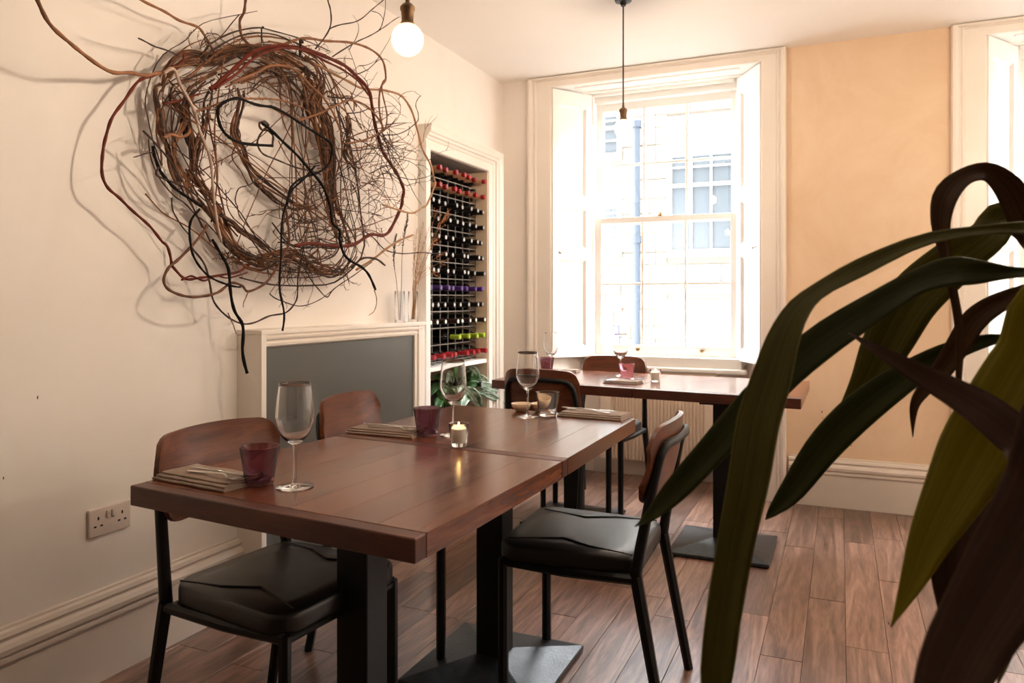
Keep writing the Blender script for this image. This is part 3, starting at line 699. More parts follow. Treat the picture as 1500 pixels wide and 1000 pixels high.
def make_bowl(label):
    bm = bmesh.new(); lathe(bm, [(0, 0), (.02, 0), (.024, .003), (.036, .016), (.041, .03), (.0395, .031), (.034, .018), (.022, .007), (0, .005)], 32)
    return tag(build('dip_bowl', bm, M['ceramic'], None, True), label, 'bowl', 'small cream bowls')
b0 = make_bowl('small cream bowl left of the wine glass stem at the back of the middle table'); b0.location = tz(764, 602)
b1 = dup(b0, tz(793, 602), 0, 'small cream bowl behind the clear tumbler at the back of the middle table')
def make_napkin(L, W, label, layers=3):
    """linen napkin folded on itself; the folds face -y"""
    t = thing('napkin', label, 'napkin', (0, 0, 0), 0, 'folded linen napkins')
    for k in range(layers):
        bm = bmesh.new(); th = (.0062, .0052, .0042)[k]; z0 = (0, .0064, .0118)[k]; inset = (0, .007, .02)[k]; off = (0, .003, .004)[k]
        n = 14; sec = []
        for s_ in range(9):                                             # rounded fold at the front edge, open edges behind
            a = math.pi / 2 + math.pi * s_ / 8; sec.append((-W / 2 + inset + th / 2 + math.cos(a) * th / 2, z0 + th / 2 + math.sin(a) * th / 2))
        sec += [(W / 2 - off, z0), (W / 2 - off, z0 + th * .4), (W / 2 - off - .004, z0 + th * .5), (W / 2 - off, z0 + th * .6), (W / 2 - off, z0 + th)]
        rings = []
        for i in range(n + 1):
            x_ = -L / 2 + inset * .4 + (L - inset * .8) * i / n; wv = .0012 * math.sin(i * 1.1 + k * 2) + .0008 * math.sin(i * 2.3 + k)
            rings.append([bm.verts.new((x_ + .002 * math.sin(j * 1.7), y_ + wv, max(z_ + (.0012 * math.sin(i * .9 + k) if k == layers - 1 and z_ > z0 + th * .7 else 0), .0))) for j, (y_, z_) in enumerate(sec)])
        m_ = len(sec)
        for a, b in zip(rings, rings[1:]):
            for j in range(m_): bm.faces.new((a[j], a[(j + 1) % m_], b[(j + 1) % m_], b[j]))
        bm.faces.new(rings[0][::-1]); bm.faces.new(rings[-1]); build('fold', bm, M['linen'], t, True, auto=50)
    return t
def make_fork(label):
    t = thing('fork', label, 'fork', (0, 0, 0), 0, 'forks on the napkins')
    def strip(bm, st):
        rings = []
        for x_, w_, z_, th in st: rings.append([bm.verts.new((x_, sy * w_, z_ + sz * th)) for sy, sz in ((-1, -.5), (-.6, .5), (.6, .5), (1, -.5))])
        for a, b in zip(rings, rings[1:]):
            for j in range(4): bm.faces.new((a[j], a[(j + 1) % 4], b[(j + 1) % 4], b[j]))
        bm.faces.new(rings[0][::-1]); bm.faces.new(rings[-1])
    bm = bmesh.new(); strip(bm, [(-.1, .004, .003, .0016), (-.095, .0085, .003, .002), (-.06, .007, .004, .002), (0, .0035, .008, .0022), (.03, .003, .009, .0024), (.045, .006, .007, .002)]); build('handle', bm, M['steel'], t, True, auto=40)
    bm = bmesh.new(); strip(bm, [(.044, .006, .007, .0018), (.052, .0115, .005, .0016), (.062, .0122, .0032, .0015)])
    for k in range(4):
        y_ = -.0095 + k * .00633
        rings = [[bm.verts.new((x_, y_ + sy * w_, z_ + sz * .0014)) for sy, sz in ((-1, -.5), (-1, .5), (1, .5), (1, -.5))] for x_, w_, z_ in ((.061, .0022, .0032), (.08, .0019, .0026), (.1, .0008, .006))]
        for a, b in zip(rings, rings[1:]):
            for j in range(4): bm.faces.new((a[j], a[(j + 1) % 4], b[(j + 1) % 4], b[j]))
        bm.faces.new(rings[-1])
    build('tines', bm, M['steel'], t, False); return t
def make_knife(label):
    t = thing('knife', label, 'knife', (0, 0, 0), 0, 'knives on the napkins')
    bm = bmesh.new(); tube(bm, [(-.11, 0, .003), (-.105, 0, .003), (-.05, 0, .0032), (0, 0, .0035)], [.002, .0048, .004, .0032], 8)
    for v in bm.verts: v.co.z = .003 + (v.co.z - .003) * .6
    build('handle', bm, M['steel'], t, True)
    bm = bmesh.new(); prism(bm, [(0, -.003), (.02, -.008), (.08, -.009), (.105, -.004), (.11, .002), (.1, .005), (0, .004)], .0026, .0042); build('blade', bm, M['steel'], t); return t
nap0 = make_napkin(.25, .125, 'taupe napkin nearest the camera, left of the front purple tumbler'); nap0.location = (.738, 1.352, ZT); nap0.rotation_euler[2] = math.radians(-6)
def nap(loc, rz, label, s=(1, 1, 1)):
    o = dup(nap0, loc, math.radians(rz), label); o.scale = s; return o
nap((.775, 2.072, ZT), 0, 'taupe napkin left of the middle purple tumbler, on the far side of the table join')
nap((1.285, 2.67, ZT), -5, 'taupe napkin at the back right corner of the near tables')
n3 = tz(913, 561); nap((n3[0], n3[1], ZT), -4, 'taupe napkin in front of the pink tumbler on the far table', (.72, .9, .9))
n4 = tz(822, 544); nap((n4[0] + .04, n4[1], ZT), 4, 'taupe napkin beside the purple tumbler on the far left table', (.55, .8, .9))
fk = make_fork('fork lying on the napkin nearest the camera'); fk.location = (.775, 1.335, ZT + .0185); fk.rotation_euler[2] = math.radians(-8)
dup(fk, (.80, 2.055, ZT + .0185), math.radians(-6), 'fork lying on the napkin at the table join')
dup(fk, (1.255, 2.672, ZT + .0185), math.radians(165), 'fork lying on the napkin at the back right corner of the near tables')
dup(fk, (n3[0], n3[1], ZT + .0168), math.radians(40), 'fork lying on the napkin by the pink tumbler')
kn = make_knife('knife lying beside the fork on the napkin nearest the camera'); kn.location = (.765, 1.365, ZT + .0185); kn.rotation_euler[2] = math.radians(-4)
dup(kn, (.775, 2.09, ZT + .0185), math.radians(2), 'knife lying on the napkin at the table join')
dup(kn, (1.25, 2.70, ZT + .0185), math.radians(-6), 'knife lying on the napkin at the back right corner of the near tables')
# ------------------------------------------------------------------ wine rack and bottles
rack = thing('wine_rack', 'black and galvanised grid wine rack filling the wall niche above its shelf', 'wine rack', (-.04, 3.98, .806))
PITCH_Z, PITCH_Y, Z00 = .0976, .0955, .822
ymin, ymax = NY0 + .012 - 3.98, NY1 - .014 - 3.98
ycell = [4.305 - .0955 * k for k in range(8)][::-1]
yw = [y_ - PITCH_Y / 2 - 3.98 for y_ in ycell] + [ycell[-1] + PITCH_Y / 2 - 3.98]
yw[0] = max(yw[0], ymin + .004); yw[-1] = ymax - .004
for k in range(12):
    z_ = Z00 + PITCH_Z * k - .806
    for xx in (0, -.19):
        bm = bmesh.new(); box(bm, (xx - .0016, ymin, z_ - .0025), (xx + .0016, ymax, z_ + .0025)); build('wire', bm, M['wire'], rack)
for y_ in yw:
    for xx in (0, -.19):
        bm = bmesh.new(); box(bm, (xx - .002, y_ - .002, 0), (xx + .002, y_ + .002, Z00 + PITCH_Z * 11 - .80)); build('wire', bm, M['wire'], rack)
for k in range(12):
    for y_ in yw:
        bm = bmesh.new(); z_ = Z00 + PITCH_Z * k - .806; box(bm, (-.188, y_ - .009, z_ - .009), (-.003, y_ + .009, z_ + .003), .001, seg=1); build('timber_bar', bm, M['rackside'], rack)
def make_bottle(cap, disc, label, neck=None):
    t = thing('wine_bottle', label, 'bottle', (0, 0, 0), 0, 'wine bottles in the niche rack')
    R = Matrix.Rotation(math.pi / 2, 4, 'Y')
    def lat(name, prof, m, par=t, seg=16):
        bm = bmesh.new(); lathe(bm, prof, seg); bmesh.ops.transform(bm, matrix=R, verts=bm.verts); return build(name, bm, m, par, True, auto=45)
    lat('body', [(0, -.2), (.03, -.2), (.036, -.196), (.037, -.19), (.037, -.05), (.034, -.03), (.022, -.008), (.0155, .004), (.0135, .02), (.0135, .04), (0, .04)], M['bottle'])
    c = lat('capsule', [(.0138, .02 if not neck else .060), (.0145, .02 if not neck else .060), (.0148, .066), (.0155, .068), (.0155, .076), (.0148, .078), (.0148, .083), (.0138, .084), (0, .084)], M[cap])
    if neck: lat('neck_label', [(.0136, .0), (.0158, .003), (.0145, .02), (.0143, .061), (.0136, .061)], M[neck])
    if disc: lat('foil_disc', [(0, .0841), (.0108, .0841), (.0108, .0848), (0, .0848)], M[disc], c)
    return t
ROWS = ['cap_red', 'cap_black', 'cap_brown', 'cap_black', 'cap_purple', 'cap_black', 'cap_black', 'cap_black', 'cap_black', 'cap_black', 'cap_red', 'cap_red']
NAMES = {'cap_red': 'red', 'cap_black': 'black', 'cap_brown': 'brown', 'cap_purple': 'purple', 'cap_green': 'green'}
ordn = ['bottom', 'second', 'third', 'fourth', 'fifth', 'sixth', 'seventh', 'eighth', 'ninth', 'tenth', 'eleventh', 'top']
cols_ = ['hidden first', 'first', 'second', 'third', 'fourth', 'fifth', 'sixth', 'last']
protos = {}
random.seed(5)
for r in range(12):
    for c in range(8):
        cap = 'cap_green' if r == 1 else ROWS[r]
        if r == 1 and c < 4: continue
        disc = {0: None, 1: None, 2: 'foil_mint', 4: 'cap_purple'}.get(r, 'foil')
        if r in (10, 11, 0): disc = None
        nk = 'cork' if r in (10, 11) else None
        lab = '%s-capped wine bottle, %s row of the rack%s, %s in its row' % (NAMES[cap], ordn[r], ' from below' if 0 < r < 11 else '', cols_[c] + (' from left' if 0 < c < 7 else ''))
        loc = (-.045 + random.uniform(-.018, .014) + (.02 if r == 0 else 0), ycell[c] + random.uniform(-.008, .008), Z00 + PITCH_Z * r + .0405)
        key = (cap, disc, nk)
        if key not in protos:
            protos[key] = make_bottle(cap, disc, lab, nk); protos[key].location = loc
        else: dup(protos[key], loc, 0, lab)
# lower rack with one bottle behind the niche plant
lr = thing('lower_wine_rack', 'small wire rack below the niche shelf behind the variegated plant', 'wine rack', (-.26, 4.2, 0))
for y_ in (-.06, .06, .14):
    bm = bmesh.new(); box(bm, (-.08, y_ - .006, 0), (.08, y_ + .006, .66), .001, seg=1); build('timber_post', bm, M['rackside'], lr)
for z_ in (.2, .4, .6):
    bm = bmesh.new(); box(bm, (-.08, -.06, z_), (.08, .14, z_ + .008)); build('wire', bm, M['wire'], lr)
lb = dup(protos[('cap_black', 'foil', None)], (-.05, 4.285, .65), 0, 'black-capped wine bottle below the niche shelf, above the variegated leaves')
# ------------------------------------------------------------------ leaves
def leaf_mat(name, base, edge, vein, trans=.25, stripes=14, rough=.4):
    m, t, b = new_mat(name); N, L = t.nodes, t.links
    uv = N.new('ShaderNodeUVMap'); sp = N.new('ShaderNodeSeparateXYZ'); L.new(uv.outputs[0], sp.inputs[0])
    mp = N.new('ShaderNodeMapping'); mp.inputs['Scale'].default_value = (stripes, .6, 1); L.new(uv.outputs[0], mp.inputs[0])
    n = N.new('ShaderNodeTexNoise'); n.inputs['Scale'].default_value = 1.5; n.inputs['Detail'].default_value = 3; L.new(mp.outputs[0], n.inputs[0])
    r = N.new('ShaderNodeValToRGB'); e = r.color_ramp.elements; e[0].position = .3; e[1].position = .7
    e[0].color = (*lin(base), 1); e[1].color = (*lin(vein), 1); L.new(n.outputs[0], r.inputs[0])
    # thin dry margin
    s1 = N.new('ShaderNodeMath'); s1.operation = 'SUBTRACT'; s1.inputs[1].default_value = .5; L.new(sp.outputs[0], s1.inputs[0])
    ab = N.new('ShaderNodeMath'); ab.operation = 'ABSOLUTE'; L.new(s1.outputs[0], ab.inputs[0])
    gt = N.new('ShaderNodeMapRange'); gt.inputs[1].default_value = .46; gt.inputs[2].default_value = .5; L.new(ab.outputs[0], gt.inputs[0])
    mx = N.new('ShaderNodeMix'); mx.data_type = 'RGBA'; L.new(gt.outputs[0], mx.inputs[0]); L.new(r.outputs[0], mx.inputs[6]); mx.inputs[7].default_value = (*lin(edge), 1)
    L.new(mx.outputs[2], b.inputs['Base Color']); setp(b, Roughness=rough)
    tl = N.new('ShaderNodeBsdfTranslucent'); L.new(mx.outputs[2], tl.inputs[0]); ms = N.new('ShaderNodeMixShader'); ms.inputs[0].default_value = trans
    L.new(b.outputs[0], ms.inputs[1]); L.new(tl.outputs[0], ms.inputs[2]); L.new(ms.outputs[0], N['Material Output'].inputs[0]); return m
def variegated():
    m, t, b = new_mat('variegated_leaf'); N, L = t.nodes, t.links
    uv = N.new('ShaderNodeUVMap'); oi = N.new('ShaderNodeObjectInfo'); ad = N.new('ShaderNodeVectorMath'); ad.operation = 'ADD'
    L.new(uv.outputs[0], ad.inputs[0]); L.new(oi.outputs['Random'], ad.inputs[1])
    mp = N.new('ShaderNodeMapping'); mp.inputs['Scale'].default_value = (5, 3, 1); L.new(ad.outputs[0], mp.inputs[0])
    n = N.new('ShaderNodeTexNoise'); n.inputs['Scale'].default_value = 1.6; n.inputs['Detail'].default_value = 5; n.inputs['Distortion'].default_value = 1.; L.new(mp.outputs[0], n.inputs[0])
    r = N.new('ShaderNodeValToRGB'); e = r.color_ramp.elements; e[0].position = .42; e[1].position = .56
    e[0].color = (*lin((46, 84, 52)), 1); e[1].color = (*lin((196, 214, 196)), 1); L.new(n.outputs[0], r.inputs[0]); L.new(r.outputs[0], b.inputs['Base Color'])
    setp(b, Roughness=.35); return m
M['varieg'] = variegated()
M['leaf'] = leaf_mat('green_strap_leaf', (76, 76, 14), (140, 132, 48), (106, 102, 24), .35)
M['leaf_bright'] = leaf_mat('yellow_green_strap_leaf', (128, 122, 16), (176, 166, 60), (158, 148, 36), .45)
M['leaf_dark'] = leaf_mat('dark_green_strap_leaf', (42, 52, 14), (104, 106, 36), (66, 74, 22), .28)
M['leaf_brown'] = leaf_mat('withered_brown_leaf', (64, 44, 26), (104, 74, 40), (96, 68, 42), .2)
M['leaf_umber'] = leaf_mat('dark_umber_leaf', (52, 31, 17), (84, 54, 30), (72, 45, 26), .16, 14, .68)
M['leaf_green'] = leaf_mat('plain_green_leaf', (40, 78, 34), (60, 100, 40), (62, 108, 48), .25, 5)
def leaf(name, pts, wid, mat, parent, roll=0., fold=.35, org=(0, 0, 0), n=34, m=4, face=None):
    """ribbon leaf along 3D points with widths in metres, folded along its midrib"""
    P = smooth_path(pts, n); W = [max(.0006, v.x) for v in smooth_path([(q, 0, 0) for q in wid], n)]
    O = Vector(org); bm = bmesh.new(); ul = bm.loops.layers.uv.new('UVMap'); T, B = [], []
    for i in range(n):
        t = (P[min(i + 1, n - 1)] - P[max(i - 1, 0)]).normalized()
        view = (face - P[i]) if face is not None else (CAM - P[i]); view.normalize()
        s = t.cross(view); s = s.normalized() if s.length > 1e-4 else t.orthogonal().normalized()
        nn = s.cross(t).normalized(); rl = roll[min(len(roll) - 1, int(i / n * len(roll)))] if isinstance(roll, (list, tuple)) else roll
        s2 = s * math.cos(rl) + nn * math.sin(rl); n2 = s2.cross(t).normalized()
        a, b = [], []
        for j in range(m + 1):
            f = j / m * 2 - 1; p = P[i] + s2 * (f * W[i] / 2) + n2 * (abs(f) * W[i] / 2 * fold + .0006 * math.sin(i * .9 + f)) - O
            a.append(bm.verts.new(p + n2 * .0005)); b.append(bm.verts.new(p - n2 * .0005))
        T.append(a); B.append(b)
    def face_(vs, uvs):
        f = bm.faces.new(vs)
        for l, q in zip(f.loops, uvs): l[ul].uv = q
    for i in range(n - 1):
        for j in range(m):
            q = [(j / m, i / n), ((j + 1) / m, i / n), ((j + 1) / m, (i + 1) / n), (j / m, (i + 1) / n)]
            face_((T[i][j], T[i][j + 1], T[i + 1][j + 1], T[i + 1][j]), q); face_((B[i][j], B[i + 1][j], B[i + 1][j + 1], B[i][j + 1]), [q[0], q[3], q[2], q[1]])
        for j in (0, m): face_((T[i][j], T[i + 1][j], B[i + 1][j], B[i][j]), [(j / m, i / n)] * 4)
    for i in (0, n - 1):
        for j in range(m): face_((T[i][j], T[i][j + 1], B[i][j + 1], B[i][j]), [(j / m, i / n)] * 4)
    return build(name, bm, M[mat], parent, True)
npl = thing('potted_aglaonema', 'leafy plant with white-variegated leaves in the niche below the wine rack', 'plant', (-.12, 4.0, 0))
bm = bmesh.new(); lathe(bm, [(0, 0), (.08, 0), (.085, .004), (.11, .24), (.114, .245), (.114, .262), (.102, .262), (.1, .235), (0, .235)], 28); build('pot', bm, M['pot'], npl, True, auto=40)
bm = bmesh.new(); lathe(bm, [(0, .2355), (.0995, .2355), (.0995, .242), (0, .246)], 24); build('soil', bm, M['soil'], npl, True)
NL = [((684, 549), (692, 543), (703, 553), 15, -.02, 'varieg'), ((696, 551), (708, 555), (721, 568), 10, .03, 'varieg'), ((697, 561), (716, 566), (740, 574), 11, .06, 'varieg'),
      ((699, 573), (716, 577), (742, 593), 12, .06, 'varieg'), ((682, 551), (692, 552), (706, 559), 13, -.02, 'leaf_green'), ((680, 570), (692, 563), (707, 562), 12, .0, 'leaf_green'),
      ((676, 572), (692, 578), (708, 600), 19, .03, 'varieg'), ((640, 572), (650, 581), (661, 597), 12, .0, 'leaf_green'), ((671, 534), (669, 545), (673, 563), 7, .06, 'leaf_green'),
      ((648, 566), (638, 566), (631, 580), 11, -.08, 'leaf_green'), ((656, 562), (646, 552), (634, 553), 12, -.1, 'leaf_green'), ((664, 560), (656, 549), (650, 562), 12, -.05, 'varieg'),
      ((690, 580), (682, 584), (676, 600), 13, .02, 'varieg'), ((706, 585), (716, 592), (724, 604), 9, .02, 'leaf_green'), ((660, 575), (668, 582), (672, 600), 12, .0, 'varieg'), ((650, 578), (642, 590), (640, 606), 12, .0, 'leaf_green')]
for a, b, c, w_, xx, mt in NL:
    P3 = [at_x(a[0], a[1], xx - .06), at_x(b[0], b[1], xx - .01), at_x(c[0], c[1], xx + .02)]; k = (P3[1] - CAM).length / FPX
    leaf('leaf', P3, [w_ * k * .35, w_ * k, w_ * k * .85, .001], mt, npl, 0, .25, (-.12, 4.0, 0), 14, 4)
    e = P3[0] - Vector((-.12, 4.0, 0)); bm = bmesh.new(); tube(bm, smooth_path([(e.x * .15, e.y * .15, .24), (e.x * .4, e.y * .4, .24 + (e.z - .24) * .6), e], 8), .003, 6); build('stem', bm, M['leaf_green'], npl, True)
# ------------------------------------------------------------------ vases of dried stems on the mantel
def make_vase(u, label):
    q = at_x(u, 470, .062); loc = (.062, q.y, 1.0685)
    bm = bmesh.new(); lathe(bm, [(0, 0), (.024, 0), (.0255, .002), (.0255, .158), (.025, .159), (.0246, .158), (.0246, .014), (0, .014)], 28)
    o = build('glass_vase', bm, M['clear'], None, True, auto=50); o.location = loc; tag(o, label, 'vase', 'glass vases on the mantel'); return Vector(loc)
v1 = make_vase(585.5, 'slim clear glass vase of black feathers at the right end of the mantel')
v2 = make_vase(605, 'slim clear glass vase of dried grasses beside the wine niche casing')
for lab, pts, b0_ in (('black dried feather leaning left in the left mantel vase', [(584, 466), (581, 415), (577, 385), (578, 359), (581, 343)], 1), ('taller black dried feather in the left mantel vase', [(587, 466), (588, 417), (589, 375), (592, 345), (596, 327), (597, 313)], 1)):
    P3 = [at_x(u, v, .062 + .004 * i) for i, (u, v) in enumerate(pts)]; P3[0] = Vector((v1.x, v1.y + (.004 if b0_ else 0) * (1 if 'taller' in lab else -1), v1.z + .016))
    t = thing('dried_feather', lab, 'feather', P3[0], 0, 'black feathers in the mantel vase'); O = P3[0]
    bm = bmesh.new(); tube(bm, [q - O for q in smooth_path(P3, 24)], .0013, 6); build('quill', bm, M['br_brown'], t, True)
    sp = smooth_path(P3, 40); bm = bmesh.new(); random.seed(len(lab))
    for i in range(16, 39):
        for s in (-1, 1):
            for _ in range(3):
                L_ = .011 * math.sin(math.pi * (i - 15) / 25) + .003; q = sp[i] - O + Vector((0, 0, random.uniform(-.004, .004)))
                tube(bm, [q, q + Vector((random.uniform(-.5, .5) * L_, s * L_ * .7, L_ * 1.1))], [.0016, .0004], 4)
    stuff(build('barbs', bm, M['feather'], t))
random.seed(31)
gb = thing('dried_grass_bunch', 'bunch of dried straw-coloured grasses and seed pods spilling over the wine rack', 'dried flowers', (v2.x, v2.y, v2.z + .016))
O = Vector(gb.location)
ends = [(606, 350), (611, 338), (616, 345), (620, 330), (613, 372), (619, 360), (624, 348), (628, 338), (634, 352), (640, 345), (651, 316), (655, 309), (646, 322), (640, 306), (632, 390), (628, 372), (617, 335), (609, 365), (638, 398), (644, 372), (650, 380)]
for i, (u, v) in enumerate(ends):
    xx = .07 + .006 * i % .05 + (.05 if u > 628 else 0); e = at_x(u, v, xx) - O; b = Vector((random.uniform(-.008, .008), random.uniform(-.008, .008), 0))
    r0 = at_x(608 + random.uniform(-3, 6), 415, .066) - O
    bm = bmesh.new(); P3 = smooth_path([b, b.lerp(r0, .5) + Vector((0, .002, 0)), r0, r0.lerp(e, .55) + Vector((0, -.006, .01)), e], 18); tube(bm, P3, [.0013 - .0008 * k / 17 for k in range(18)], 5)
    st = build('stem', bm, M['straw' if i % 3 else 'br_tan'], gb, True)
    bm = bmesh.new()
    if u > 630:
        for _ in range(5):
            d = Vector((random.uniform(-.012, .02), random.uniform(-.022, .03), random.uniform(-.03, .012))); q = e + d; tube(bm, [P3[14].lerp(e, .6), P3[14].lerp(q, .7), q], .0009, 5)
            tube(bm, [q, q + d * .25], [.0028, .0012], 6)
        build('seed_pod', bm, M['orange'], st)
    else:
        for k in range(10, 18):
            for _ in range(4):
                q = P3[k]; tube(bm, [q, q + Vector((random.uniform(-.01, .01), random.uniform(-.012, .012), random.uniform(.004, .03)))], [.0006, .0003], 3)
        stuff(build('plume', bm, M['straw'], st))
# ------------------------------------------------------------------ twig wreath on the left wall
wr = thing('twig_wreath', 'huge tangled wreath of bare vines and twigs hung on the left wall', 'wreath', (.08, 2.1, 1.62)); WO = Vector(wr.location)
def wpt(u, v, d): return at_x(u, v, d) - WO
def vine(name, px, r, mat, d, taper=1., wob=0., n=None):
    """px: traced points; r: radius in pixels at the middle; d: distance from the wall (number or list)"""
    m = len(px); D = d if isinstance(d, (list, tuple)) else [d] * m
    if len(D) != m: D = [D[0] + (D[-1] - D[0]) * i / (m - 1) for i in range(m)]
    P = [wpt(u, v, q) for (u, v), q in zip(px, D)]; n = n or max(8, m * 4)
    Q = smooth_path(P, n); k0 = (P[m // 2] + WO - CAM).length / FPX
    f1, f2 = random.uniform(0, 6), random.uniform(0, 6)
    Q = [q + Vector((0, math.sin(i * .9 + f1), math.sin(i * .7 + f2))) * wob * k0 for i, q in enumerate(Q)]
    R = [r * k0 * (1 + .14 * math.sin(i * 1.7 + f1)) * (1 - (1 - taper) * i / (n - 1)) for i in range(n)]
    bm = bmesh.new(); tube(bm, Q, R, 7 if r > 1.2 else 5); return build(name, bm, M[mat], wr, True)
random.seed(3)
